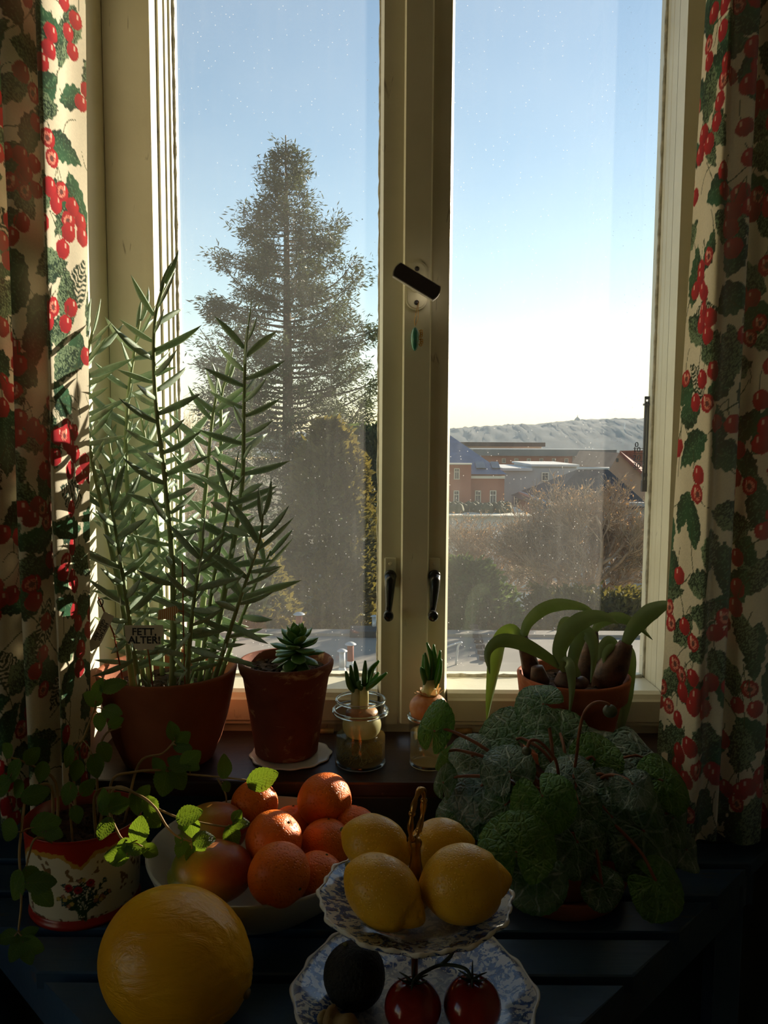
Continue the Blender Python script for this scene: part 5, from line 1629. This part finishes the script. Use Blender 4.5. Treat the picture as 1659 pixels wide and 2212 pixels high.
def mint_leaf_material(name, c1, c2, tr):
    t = NT(name)
    uv = t.n('ShaderNodeSeparateXYZ'); t.l(t.coord('UV'), uv.inputs[0])
    co = t.coord('Object')
    av = t.math('ABSOLUTE', uv.outputs['Y'])
    ch = t.math('ABSOLUTE', t.math('SUBTRACT', t.math('FRACT', t.math('SUBTRACT', t.math('MULTIPLY', uv.outputs['X'], 8.0), t.math('MULTIPLY', av, 3.4))), 0.5))
    vein = t.math('MAXIMUM', t.ramp(ch, [(0.0, 1.0), (0.13, 0.0)]), t.ramp(av, [(0.0, 1.0), (0.06, 0.0)]))
    col = t.ramp(t.noise(co, 60, 3), [(0.3, c1), (0.7, c2)])
    col = t.mix(t.math('MULTIPLY', vein, 0.35), col, rgb(150, 176, 96))
    nm = t.bump(t.math('SUBTRACT', t.noise(co, 140, 2), vein), 0.6, 0.003)
    p = t.pbr(col, 0.45, 0, nm, **{'Specular IOR Level': 0.4})
    return t.done(t.mixs(tr, p, t.trans(t.mix(0.6, col, rgb(190, 220, 40)), nm)))
M['mint'] = mint_leaf_material('mint_leaf', rgb(58, 96, 46), rgb(92, 132, 68), 0.36)
M['mint_stem'] = leafmat('mint_stem', rgb(150, 122, 82), rgb(178, 150, 104), rgb(200, 170, 90), 0.12, 0.5, None, 1, 40, 0.1, 0.3)
def mint_mesh(seed):
    rnd = random.Random(seed)
    n, m = 18, 10
    cup = rnd.uniform(-0.25, 0.25); bend = rnd.uniform(-0.35, 0.05)
    vs, fs, uv = [], [], []
    for i in range(n+1):
        x = i/n
        w = 0.40*(math.sin(math.pi*min(1, x*0.93+0.045))**0.75)*(1.12-0.42*x)
        if i % 2: w *= 1.07
        if i == n: w = 0.006
        for k in range(m+1):
            v = -1 + 2*k/m
            q = 0.045*math.cos(6.283*(x*8 - abs(v)*3.4))*(1-abs(v))*abs(v)*2
            vs.append((x, v*w, cup*(v*w)**2*2 + bend*x*x*0.6 + q + 0.05*abs(v)*w)); uv.append((x, v))
    for i in range(n):
        for k in range(m):
            p = i*(m+1)+k; fs.append((p, p+1, p+m+2, p+m+1))
    b = MB(); b.add(vs, fs)
    me = b.mesh('mint_leaf')
    ul = me.uv_layers.new(name='uv')
    for lp in me.loops: ul.data[lp.index].uv = uv[lp.vertex_index]
    me.materials.append(M['mint'])
    return me
MM = [mint_mesh(s) for s in range(5)]
rnd = random.Random(77)
def runner(path, leaves=(), r=0.0019, root=True):
    """a mint shoot along photo points (px,py,depth); leaves: (px, py, depth, length px, picture direction, facing)"""
    P = [at(*q) for q in path]
    if root:
        d = Vector((P[0].x-TC.x, P[0].y-TC.y, 0))
        d = d.normalized()*min(0.055, d.length) if d.length > 0 else d
        P = [Vector((TC.x, TC.y, TC.z+0.108)) + d] + P
    pts = spline(P, 6)
    b = MB(); b.tube(pts, [r*(1.15-0.5*i/len(pts)) for i in range(len(pts))], 7)
    st = b.build('stem', M['mint_stem'], mint)
    for (px, py, yy, ln, gd, nf) in leaves:
        c = at(px, py, yy)
        L = ln*yy*1.04/FPX
        nv = Vector(nf).normalized()
        g = Vector((gd[0], gd[2] if len(gd) > 2 else 0, gd[1]))
        x = (g - nv*g.dot(nv)).normalized()
        foot = c - x*L*0.5
        place('leaf', MM[rnd.randrange(5)], st, frame(foot, x, nv, L, L*rnd.uniform(0.92, 1.1), L))
        near = min(pts, key=lambda q: (q-foot).length)
        if 0.003 < (near-foot).length < 0.06:
            b = MB(); b.tube([near, near.lerp(foot, 0.5) + Vector((0,0,0.002)), foot + x*0.004], 0.0009, 5)
            b.build('leaf_stalk', M['mint_stem'], st)
F_, FU, FL_, FR_ = (0, -1, 0.25), (0, -0.6, 0.8), (-0.5, -0.8, 0.3), (0.5, -0.8, 0.3)
# upright shoots
runner([(160,1640,1.10),(182,1590,1.09),(205,1530,1.085)], [(214,1488,1.08,50,(0.2,1),FL_),(245,1480,1.08,58,(1,0.45),FU),(200,1508,1.085,46,(-1,0.5),F_),(242,1535,1.08,44,(1,-0.25),FU),(215,1560,1.085,40,(0.1,-1),F_),(145,1635,1.08,52,(-0.4,-1),FL_),(206,1655,1.08,52,(0.1,-1),FR_),(165,1665,1.08,46,(-0.2,-1),F_)])
runner([(210,1660,1.13),(225,1590,1.13),(262,1570,1.135)], [(226,1625,1.12,46,(0.5,-1),F_),(250,1560,1.13,36,(0.8,0.4),F_)])
runner([(300,1650,1.12),(350,1628,1.13),(378,1600,1.135)], [(372,1578,1.135,42,(-0.2,1),FR_),(392,1597,1.135,44,(0.7,0.6),F_),(395,1612,1.13,40,(1,-0.1),FU)])
# runners to the right over the bowl
runner([(240,1690,1.08),(290,1668,1.10),(350,1664,1.12),(400,1672,1.135),(470,1678,1.14),(540,1686,1.135)],
       [(386,1648,1.12,58,(-0.8,0.6),FU),(413,1640,1.12,52,(0.8,0.7),F_),(388,1685,1.12,50,(0.5,-1),FR_),(355,1690,1.12,66,(-0.2,-1),F_),(342,1652,1.12,40,(-0.6,0.7),F_),(484,1655,1.14,52,(-0.3,1),FL_),(568,1682,1.125,70,(0.9,0.35),(0.15,-0.9,0.35)),(545,1712,1.13,42,(-0.1,-1),FL_),(560,1706,1.125,40,(0.5,-0.8),F_),(415,1655,1.13,40,(0.6,-0.5),FU)])
runner([(470,1682,1.14),(487,1715,1.13),(490,1745,1.12),(500,1775,1.10)], [(490,1700,1.13,26,(0.5,-1),FR_)], 0.0014, False)
runner([(205,1720,1.06),(240,1702,1.05),(290,1712,1.045),(330,1740,1.04),(360,1756,1.035),(400,1770,1.03),(480,1785,1.03),(505,1782,1.03)],
       [(410,1762,1.025,58,(0.75,0.5),FU),(415,1788,1.025,46,(0.2,-1),F_),(395,1780,1.03,38,(-0.7,-0.4),FL_),(521,1777,1.025,38,(1,0.1),FU),(502,1808,1.02,50,(0.35,-1),(0.3,-0.9,0.3)),(512,1762,1.03,30,(0.6,0.8),F_),(295,1736,1.03,52,(0.1,-1),F_),(325,1745,1.03,52,(0.3,-1),FR_),(330,1770,1.03,48,(0.7,-0.7),FR_),(310,1712,1.04,40,(0.6,0.8),F_)])
runner([(245,1705,1.05),(300,1718,1.03),(335,1745,1.01),(360,1785,0.99),(385,1808,0.985),(415,1818,0.985)],
       [(440,1812,0.98,50,(0.95,0.3),FU),(393,1838,0.985,48,(0.0,-1),F_),(385,1815,0.985,30,(-0.7,0.3),FL_),(414,1850,0.98,44,(-0.15,-1),FR_),(430,1828,0.98,34,(0.8,-0.6),F_)])
runner([(225,1740,1.03),(248,1785,0.99),(262,1810,0.98),(280,1820,0.975)],
       [(298,1828,0.97,52,(1,-0.2),FU),(300,1792,0.975,58,(0.1,1),F_),(270,1832,0.97,44,(-0.2,-1),F_),(252,1848,0.965,56,(-0.95,-0.05),(0,-0.8,0.6)),(325,1838,0.97,40,(0.9,-0.5),FR_),(226,1790,0.98,54,(-0.1,-1),FU)])
# leaves over the rim
runner([(225,1740,1.02)], [(238,1735,1.01,58,(0.6,0.7),F_),(222,1725,1.01,46,(-0.4,0.8),FL_),(258,1738,1.01,48,(0.8,0.2),FR_)], 0.0016)
runner([(150,1735,1.03)], [(148,1715,1.03,50,(-0.2,-1),F_),(165,1760,1.02,40,(0.3,-0.9),F_),(190,1700,1.05,44,(0.5,0.6),F_)], 0.0016)
# trailing to the left and down the side
runner([(110,1700,1.06),(62,1712,1.04),(50,1760,1.0),(42,1840,0.97),(44,1888,0.955),(46,1950,0.935),(40,2010,0.925)],
       [(78,1716,1.02,62,(1,0.3),(0.2,-0.9,0.3)),(100,1780,0.985,66,(1,0.25),(0.1,-0.95,0.2)),(38,1702,1.04,46,(-0.8,0.5),FL_),(32,1915,0.945,72,(-0.45,-1),FL_),(88,1905,0.94,64,(0.85,0.15),(0.1,-0.7,0.7)),(92,1938,0.94,60,(0.7,-0.8),F_),(15,2025,0.92,46,(-1,-0.3),FU),(35,2052,0.915,52,(-0.3,-1),(0.0,-0.8,0.6)),(70,2042,0.915,58,(0.9,-0.3),F_),(62,2015,0.92,44,(0.7,0.6),FU),(58,2062,0.915,50,(0.4,-0.9),F_),(20,1790,0.985,60,(-0.9,0.2),FL_)])
runner([(120,1690,1.07),(60,1650,1.06),(20,1635,1.05)], [(30,1668,1.04,60,(-0.5,-0.8),FL_),(5,1700,1.04,60,(-0.8,-0.6),FL_),(70,1632,1.06,44,(0.6,0.7),F_),(15,1620,1.05,44,(-0.9,0.5),FL_),(90,1668,1.05,46,(-0.2,-1),F_)])
runner([(80,1810,0.985),(62,1850,0.975),(55,1885,0.965)], [(115,1800,0.98,46,(0.9,-0.4),FU),(70,1892,0.955,50,(0.6,-0.5),F_)], 0.0016)

# ------------------------------------------------------------------ fruit bowl
BC = Vector((-0.174, 1.083, TABLE))
M['bowl'] = mottled('grey_white_stoneware', rgb(178, 180, 172), rgb(196, 198, 190), 12, 0.3, 0.03, 60)
bowl = thing('fruit_bowl', 'wide grey-white stoneware bowl heaped with oranges and mangoes', 'bowl', BC)
b = MB(); b.lathe([(0, 0.004), (0.060, 0.004), (0.062, 0.0), (0.066, 0.0), (0.068, 0.006), (0.098, 0.020), (0.126, 0.042), (0.146, 0.070), (0.1535, 0.088), (0.1540, 0.091), (0.1520, 0.0925), (0.1495, 0.090), (0.142, 0.070), (0.121, 0.044), (0.094, 0.024), (0.062, 0.012), (0, 0.010)], BC, 96)
b.build('body', M['bowl'], bowl)
def peel(name, c1, c2, pscale, rough=0.38, bump=0.55, trans=None):
    t = NT(name)
    co = t.coord('Object')
    col = t.ramp(t.noise(co, 14, 4), [(0.3, c1), (0.7, c2)])
    pores = t.voro(co, pscale)
    h = t.math('ADD', t.math('MULTIPLY', t.ramp(pores, [(0.0, 0.0), (0.45, 1.0)]), 0.6), t.math('MULTIPLY', t.noise(co, pscale*0.25, 3), 0.8))
    nm = t.bump(h, bump, 0.0022)
    return t.done(t.pbr(col, rough, 0, nm, **{'Subsurface Weight': 0.12, 'Subsurface Radius': (0.012, 0.005, 0.001), 'Subsurface Scale': 0.6, 'Specular IOR Level': 0.45}))
M['orange'] = peel('orange_peel', rgb(226, 96, 6), rgb(244, 126, 14), 300, 0.46, 0.8)
M['calyx'] = mottled('dry_calyx', rgb(70, 76, 36), rgb(110, 104, 56), 60, 0.8, 0.3, 120)
ORANGES = [  # px, py, depth, radius, label, end direction
 (550, 1737, 1.135, 0.0345, 'orange under the bright tip of the mint runner, high at the sill side', (0.2, 0.5, 1)),
 (701, 1728, 1.125, 0.0395, 'topmost orange of the bowl with sunlit streaks on its peel', (0.5, -0.5, -0.8)),
 (632, 1792, 1.130, 0.0350, 'shaded orange lying in the hollow behind the two sunlit oranges', (0, 0.3, 1)),
 (592, 1814, 1.040, 0.0385, 'orange touching the mango with its crown and flank in sunlight', (0.6, -0.2, 0.8)),
 (704, 1824, 1.068, 0.0355, 'glowing orange directly beneath the topmost orange', (0.1, 0.3, 1)),
 (603, 1889, 0.965, 0.0395, 'coarse-skinned orange at the front of the bowl showing its navel', (0.75, -0.6, -0.15)),
 (686, 1897, 1.000, 0.0340, 'orange squeezed between the front orange and the lemon plate', (0.4, 0.2, 1)),
 (764, 1792, 1.105, 0.0340, 'orange at the bowl rim half hidden behind the lemons', (0.2, 0.4, 1)),
]
rnd = random.Random(31)
for px, py, yy, r, lab, end in ORANGES:
    c = at(px, py, yy)
    o = thing('orange', lab, 'orange', c, 'oranges in the bowl')
    e = Vector(end).normalized(); sd = rnd.random()*20
    b = MB()
    b.blob(c, r, r, r, None, 48, 32, lambda u: 1.0 + 0.022*noise.noise(u*1.6 + Vector((sd, 0, 0))) - 0.05*math.exp(-((1-u.dot(e))/0.012)) - 0.03*abs(u.dot(e))**4)
    b.build('peel', M['orange'], o)
    b = MB(); b.blob(c + e*r*0.93, r*0.055, r*0.055, r*0.045, None, 10, 8); b.build('stem_end', M['calyx'], o)
def mango_material():
    t = NT('mango_skin')
    co = t.coord('Object')
    s = t.n('ShaderNodeSeparateXYZ'); t.l(co, s.inputs[0])
    f = t.math('ADD', t.math('MULTIPLY', s.outputs['X'], 9.0), t.math('ADD', t.math('MULTIPLY', s.outputs['Z'], 4.0), t.math('MULTIPLY', t.noise(co, 22, 4), 0.9)))
    col = t.ramp(f, [(0.10, rgb(116, 122, 40)), (0.42, rgb(172, 136, 40)), (0.74, rgb(184, 104, 54)), (1.0, rgb(156, 66, 54))])
    dots = t.ramp(t.voro(co, 330), [(0.10, 1.0), (0.18, 0.0)])
    col = t.mix(t.math('MULTIPLY', dots, 0.25), col, rgb(220, 190, 120))
    return t.done(t.pbr(col, 0.34, 0, t.bump(t.noise(co, 200, 3), 0.15, 0.002)))
M['mango'] = mango_material()
for px, py, yy, rx, ry, lab, rz, ty in ((452, 1884, 1.000, 0.0585, 0.042, 'large green and red mango lying in the front of the bowl, its top sunlit', 0.25, 0.12), (458, 1792, 1.100, 0.053, 0.039, 'greenish mango with a pink cheek behind the front mango', -0.15, -0.1)):
    c = at(px, py, yy)
    o = thing('mango', lab, 'mango', c, 'mangoes in the bowl')
    Mr = Matrix.Rotation(rz, 3, 'Z') @ Matrix.Rotation(ty, 3, 'Y')
    b = MB(); b.blob(c, rx, ry, ry*0.96, Mr, 48, 32, lambda u: 1.0 + 0.05*u.x*(1 if u.z > 0 else -0.3) - 0.10*max(0, -u.x)**3 + 0.01*noise.noise(u*2.2))
    b.build('skin', M['mango'], o)
    b = MB(); q = c + Mr @ Vector((rx*0.98, 0, ry*0.12)); b.blob(q, 0.004, 0.004, 0.003, None, 10, 8); b.build('stem_scar', M['calyx'], o)

# ------------------------------------------------------------------ melon
def melon_material():
    t = NT('canary_melon_rind')
    co = t.coord('Object')
    col = t.ramp(t.noise(co, 12, 5), [(0.3, rgb(226, 158, 12)), (0.7, rgb(240, 180, 26))])
    wr = t.noise(t.coord('Object', (14, 60, 60)), 1.0, 4, 0.6, dist=0.9)
    return t.done(t.pbr(col, 0.36, 0, t.bump(t.math('ADD', t.math('MULTIPLY', wr, 1.2), t.math('MULTIPLY', t.noise(co, 160, 3), 0.2)), 0.5, 0.004), **{'Subsurface Weight': 0.08, 'Subsurface Scale': 0.5, 'Subsurface Radius': (0.01, 0.006, 0.001)}))
MC = at(379, 2066, 0.852); MC.z = TABLE + 0.0762
ml = thing('canary_melon', 'large yellow canary melon lying on the table before the fruit bowl', 'melon', (0, 0, 0))
ml.location = MC; WO[ml.name] = MC.copy()
Mr = Matrix.Rotation(R(-16), 3, 'Z') @ Matrix.Rotation(R(14), 3, 'Y')
def melon_fn(u):
    wrk = 0.020*noise.noise(Vector((u.x*2.0, u.y*9.0, u.z*9.0))) * max(0, u.x+0.25)
    return 1.0 + 0.055*max(0, u.x)**6 - 0.02*max(0, u.x)**2 + wrk + 0.006*noise.noise(u*2)
b = MB(); b.blob(MC, 0.0865, 0.0765, 0.0770, Mr, 96, 64, melon_fn)
for i, v in enumerate(b.v):
    if v[2] < TABLE: b.v[i] = (v[0], v[1], TABLE)
b.build('rind', melon_material(), ml)
tipp = MC + Mr @ Vector((0.0890, 0, 0))
b = MB(); b.lathe([(0, 0.004), (0.0035, 0.0045), (0.0055, 0.003), (0.006, 0.0), (0.0045, -0.002)], (0, 0, 0), 14)
Mq = Matrix.Translation(tipp) @ (Mr.to_4x4() @ Matrix.Rotation(R(90), 4, 'Y'))
b.v = [tuple(Mq @ Vector(v)) for v in b.v]
b.build('stem_end', mottled('dry_melon_stem', rgb(90, 74, 44), rgb(140, 118, 78), 80, 0.9, 0.4, 150), ml)

# ------------------------------------------------------------------ two-tier plate stand
def delft_material():
    t = NT('blue_transferware')
    co = t.coord('Object')
    s = t.n('ShaderNodeSeparateXYZ'); t.l(co, s.inputs[0])
    r = t.math('SQRT', t.math('ADD', t.math('POWER', s.outputs['X'], 2.0), t.math('POWER', s.outputs['Y'], 2.0)))
    n1 = t.noise(co, 62, 4, 0.6, dist=1.6)
    n2 = t.noise(co, 150, 3, 0.6, dist=1.0)
    v1 = t.voro(co, 90, 'SMOOTH_F1')
    leafy = t.ramp(t.math('ADD', n1, t.math('MULTIPLY', n2, 0.35)), [(0.66, 0.0), (0.70, 1.0)])
    flower = t.ramp(v1, [(0.16, 1.0), (0.26, 0.0)])
    pat = t.math('MAXIMUM', leafy, t.math('MULTIPLY', flower, 0.8))
    band = t.ramp(t.math('MULTIPLY', r, 5.0), [(0.20, 0.35), (0.33, 0.5), (0.36, 1.0), (0.64, 1.0), (0.68, 0.6)])
    shade = t.ramp(n2, [(0.35, rgb(28, 44, 96)), (0.65, rgb(78, 108, 164))])
    col = t.mix(t.math('MULTIPLY', pat, band), rgb(206, 208, 206), shade)
    return t.done(t.pbr(col, 0.12, 0, None, **{'Coat Weight': 0.4, 'Coat Roughness': 0.05}))
M['delft'] = delft_material()
M['gilt'] = mottled('aged_gilt_brass', rgb(150, 106, 48), rgb(186, 140, 76), 60, 0.3, 0.1, 120, 0.9)
M['rod'] = mottled('coppery_rod', rgb(96, 54, 36), rgb(120, 72, 48), 60, 0.4, 0.1, 90, 0.7)
EC = Vector((0.037, 0.842, TABLE))
et = thing('cake_stand', 'two-tier stand of blue floral plates with a looped gilt handle', 'plate stand', EC)
def plate(R_, z, depth, lobes, name, foot=True):
    wob = lambda a, r, zz: 1.0 + (0.016*math.cos(lobes*a) + 0.010*math.cos(2*lobes*a+0.6))*max(0, (r/R_-0.55)/0.45)**2
    prof = [(0, 0.004), (R_*0.45, 0.004), (R_*0.60, 0.006), (R_*0.68, 0.010), (R_*0.92, depth-0.001), (R_*0.97, depth+0.001), (R_*0.995, depth+0.0015), (R_*1.0, depth-0.0005), (R_*0.985, depth-0.003), (R_*0.93, depth-0.005), (R_*0.70, 0.0055), (R_*0.52, 0.001), (R_*0.50, -0.003), (R_*0.47, -0.003), (R_*0.45, 0.001), (0, 0.001)]
    b = MB(); b.lathe(prof, (EC.x, EC.y, z), 144, wob)
    o = b.build(name, M['delft'], et, (EC.x, EC.y, z))
    # raised moulding along the scalloped edge
    b = MB()
    n = 288
    pts = []
    for k in range(n+1):
        a = 2*math.pi*k/n; r = R_*0.985*wob(a, R_, 0)
        pts.append((EC.x + r*math.cos(a), EC.y + r*math.sin(a), z + depth + 0.0008 + 0.0006*math.cos(4*lobes*a)))
    b.tube(pts, [0.0019 + 0.0007*math.cos(2*lobes*2*math.pi*k/n) for k in range(n+1)], 8, False)
    b.build('moulded_edge', M['porc'], o)
    return o
plate(0.136, TABLE+0.026, 0.022, 8, 'lower_plate')
b = MB(); b.lathe([(0, 0.0), (0.058, 0.0), (0.060, 0.003), (0.050, 0.012), (0.052, 0.022), (0.060, 0.0265), (0, 0.0265)], EC, 48); b.build('foot', M['porc'], et)
ZT = 0.844
plate(0.1065, ZT, 0.018, 12, 'upper_plate')
b = MB(); b.tube([(EC.x, EC.y, TABLE+0.028), (EC.x, EC.y, ZT+0.004)], 0.0038, 14); b.build('rod', M['rod'], et)
b = MB(); b.lathe([(0, 0.000), (0.0125, 0.0), (0.013, 0.003), (0.0085, 0.008), (0.0072, 0.016), (0.0095, 0.026), (0.0085, 0.036), (0.0058, 0.052), (0.0048, 0.066), (0.0062, 0.070), (0.0066, 0.074), (0.0045, 0.078), (0, 0.079)], (EC.x, EC.y, ZT+0.004), 28, lambda a, r, z: 1+0.07*math.cos(8*a))
b.build('finial', M['gilt'], et)
zl = ZT + 0.080
b = MB()
loop = []
for k in range(41):
    a = 2*math.pi*k/40
    loop.append(Vector((EC.x + 0.0075*math.sin(a), EC.y + 0.0165*math.sin(a), zl + 0.028 - 0.028*math.cos(a) + 0.001)))
loop = [Vector((EC.x + (p.x-EC.x) - 0.0015 + 0.10*(p.z-zl), p.y, p.z)) for p in loop]
b.tube(loop, [0.0030 + 0.0008*math.cos(k*1.2) for k in range(41)], 10, False)
for k in (4, 12, 20, 28, 36):
    b.blob(loop[k], 0.0040, 0.0040, 0.0034, None, 12, 8)
b.build('handle_loop', M['gilt'], et)

# --- lemons on the upper plate
M['lemon'] = peel('lemon_peel', rgb(216, 156, 24), rgb(234, 180, 46), 340, 0.38, 0.4)
for px, py, yy, rx, r, ax, lab in (
    (812, 1824, 0.890, 0.0400, 0.0325, (0.95, -0.25, -0.30), 'pale lemon behind the nippled lemon, beside the topmost orange'),
    (950, 1830, 0.895, 0.0390, 0.0320, (0.9, 0.35, 0.0), 'lemon behind the gilt handle, nearest the cyclamen leaves'),
    (828, 1938, 0.800, 0.0445, 0.0350, (0.80, -0.42, -0.38), 'blemished lemon with a pointed nipple at the front of the upper plate'),
    (1001, 1920, 0.808, 0.0450, 0.0400, (0.97, 0.10, 0.05), 'biggest round lemon at the front of the upper plate')):
    c = at(px, py, yy); c.z = max(c.z, ZT+0.011+r*0.97)
    o = thing('lemon', lab, 'lemon', c, 'lemons on the upper plate')
    x = Vector(ax).normalized(); y = Vector((0, 0, 1)).cross(x).normalized(); z = x.cross(y)
    Mr = Matrix((x, y, z)).transposed()
    sd = rx*1000
    def lf(u):
        q = 1.0 + 0.025*noise.noise(u*1.8 + Vector((sd, 0, 0))) + 0.012*noise.noise(u*5 + Vector((0, sd, 0)))
        q += 0.17*math.exp(-((1-u.x)/0.045)) + 0.07*math.exp(-((1+u.x)/0.05)) - 0.05*math.exp(-(((1-u.x)-0.16)/0.06)**2)
        return q
    b = MB(); b.blob(c, rx*0.93, r, r, Mr @ Matrix.Rotation(R(90), 3, 'Y') @ Matrix.Identity(3), 56, 40, None)
    # axis along x: build with poles on the long axis
    b = MB()
    nu, nv = 56, 44
    vs = []
    for j in range(nv+1):
        th = math.pi*j/nv
        for k in range(nu):
            ph = 2*math.pi*k/nu
            u = Vector((math.cos(th), math.sin(th)*math.cos(ph), math.sin(th)*math.sin(ph)))
            q = lf(u)
            vs.append(c + Mr @ Vector((u.x*rx*q, u.y*r*min(q, 1.04), u.z*r*min(q, 1.04))))
    fs = [(j*nu+k, j*nu+(k+1) % nu, (j+1)*nu+(k+1) % nu, (j+1)*nu+k) for j in range(nv) for k in range(nu)]
    b.add(vs, fs); b.build('peel', M['lemon'], o)
    b = MB(); b.blob(c - Mr @ Vector((rx*1.06, 0, 0)), 0.003, 0.003, 0.003, None, 10, 8); b.build('stem_end', M['calyx'], o)

# --- things on the lower plate
LZ = TABLE + 0.031
M['avo'] = mottled('avocado_skin', rgb(22, 20, 14), rgb(40, 36, 24), 60, 0.55, 1.0, 260, 0, 0.3)
c = at(765, 2114, 0.846); c.z = max(c.z, LZ+0.034)
av = thing('avocado', 'dark pebbly avocado on the lower plate beside the tomatoes', 'avocado', c)
b = MB(); b.blob(c, 0.0345, 0.036, 0.0375, Matrix.Rotation(R(-18), 3, 'Y'), 56, 40, lambda u: 1.0 - 0.12*max(0, u.z)**2 + 0.012*noise.noise(u*14) + 0.008*noise.noise(u*26))
b.build('skin', M['avo'], av)
b = MB(); b.blob(c + Vector((-0.010, 0.004, 0.0325)), 0.003, 0.003, 0.002, None, 10, 8); b.build('stem_scar', M['calyx'], av)
M['tomato'] = mottled('tomato_skin', rgb(120, 16, 10), rgb(150, 26, 14), 14, 0.16, 0.0, 1, 0, 0.6)
M['vine'] = mottled('dark_tomato_vine', rgb(30, 36, 20), rgb(56, 62, 36), 60, 0.7, 0.3, 120)
crowns = []
for px, py, yy, r, lab in ((892, 2160, 0.803, 0.0305, 'red vine tomato beside the avocado'), (1020, 2162, 0.806, 0.0310, 'red vine tomato nearest the scalloped rim of the lower plate')):
    c = at(px, py, yy); c.z = LZ + r*0.90
    t_ = thing('tomato', lab + ', joined to its dark stalk', 'tomato', c, 'tomatoes on the lower plate')
    b = MB(); b.blob(c, r, r, r*0.92, None, 48, 32, lambda u: 1.0 + 0.012*math.cos(5*math.atan2(u.y, u.x))*max(0, u.z)**2 - 0.10*math.exp(-((1-u.z)/0.03)))
    b.build('flesh', M['tomato'], t_)
    top = c + Vector((0, 0.003, r*0.84))
    b = MB()
    for k in range(6):
        a = 6.283*k/6 + 0.4
        d = Vector((math.cos(a), math.sin(a), 0))
        b.tube(spline([top, top + d*0.009 + Vector((0,0,0.003)), top + d*0.018 + Vector((0,0,0.004 + 0.006*(k % 2)))], 3), [0.0016]*3 + [0.0013, 0.001, 0.0008, 0.0004], 5)
    b.build('calyx', M['vine'], t_)
    crowns.append(top)
vn = thing('tomato_vine', 'dark dried truss stalk linking the two tomatoes', 'stalk', crowns[0])
mid = (crowns[0]+crowns[1])/2 + Vector((0, 0.018, 0.006))
b = MB(); b.tube(spline([crowns[0] + Vector((0,0,0.001)), crowns[0] + Vector((0.010, 0.006, 0.006)), mid, crowns[1] + Vector((-0.008, 0.008, 0.008)), crowns[1] + Vector((0,0,0.001))], 6), 0.0019, 8)
b.build('stalk', M['vine'], vn)
b = MB(); b.tube(spline([mid, mid + Vector((0.010, 0.006, 0.006)), mid + Vector((0.016, 0.008, 0.016))], 5), [0.0022]*6 + [0.0019]*5, 8); b.build('side_stalk', M['vine'], vn)
g0 = at(706, 2194, 0.800); g0.z = LZ + 0.018
M['ginger'] = mottled('ginger_skin', rgb(120, 92, 52), rgb(156, 126, 78), 40, 0.75, 0.5, 120)
gi = thing('ginger_root', 'knobbly piece of ginger at the edge of the lower plate', 'ginger', g0)
b = MB(); pts = spline([g0 + Vector((0, 0, 0.002)), g0 + Vector((0.014, -0.006, 0)), g0 + Vector((0.034, -0.016, -0.004)), g0 + Vector((0.060, -0.028, -0.007)), g0 + Vector((0.085, -0.036, -0.007))], 6)
b.tube(pts, [0.0095 + 0.0028*math.sin(i*0.9) for i in range(len(pts))], 14); b.build('rhizome', M['ginger'], gi)
b = MB(); b.blob(g0 + Vector((-0.0035, -0.003, 0.002)), 0.0078, 0.004, 0.0080, Matrix.Rotation(R(35), 3, 'Z'), 16, 10); b.build('cut_end', mottled('dry_cut_ginger', rgb(150, 128, 84), rgb(180, 158, 112), 90, 0.85, 0.4, 160), gi)
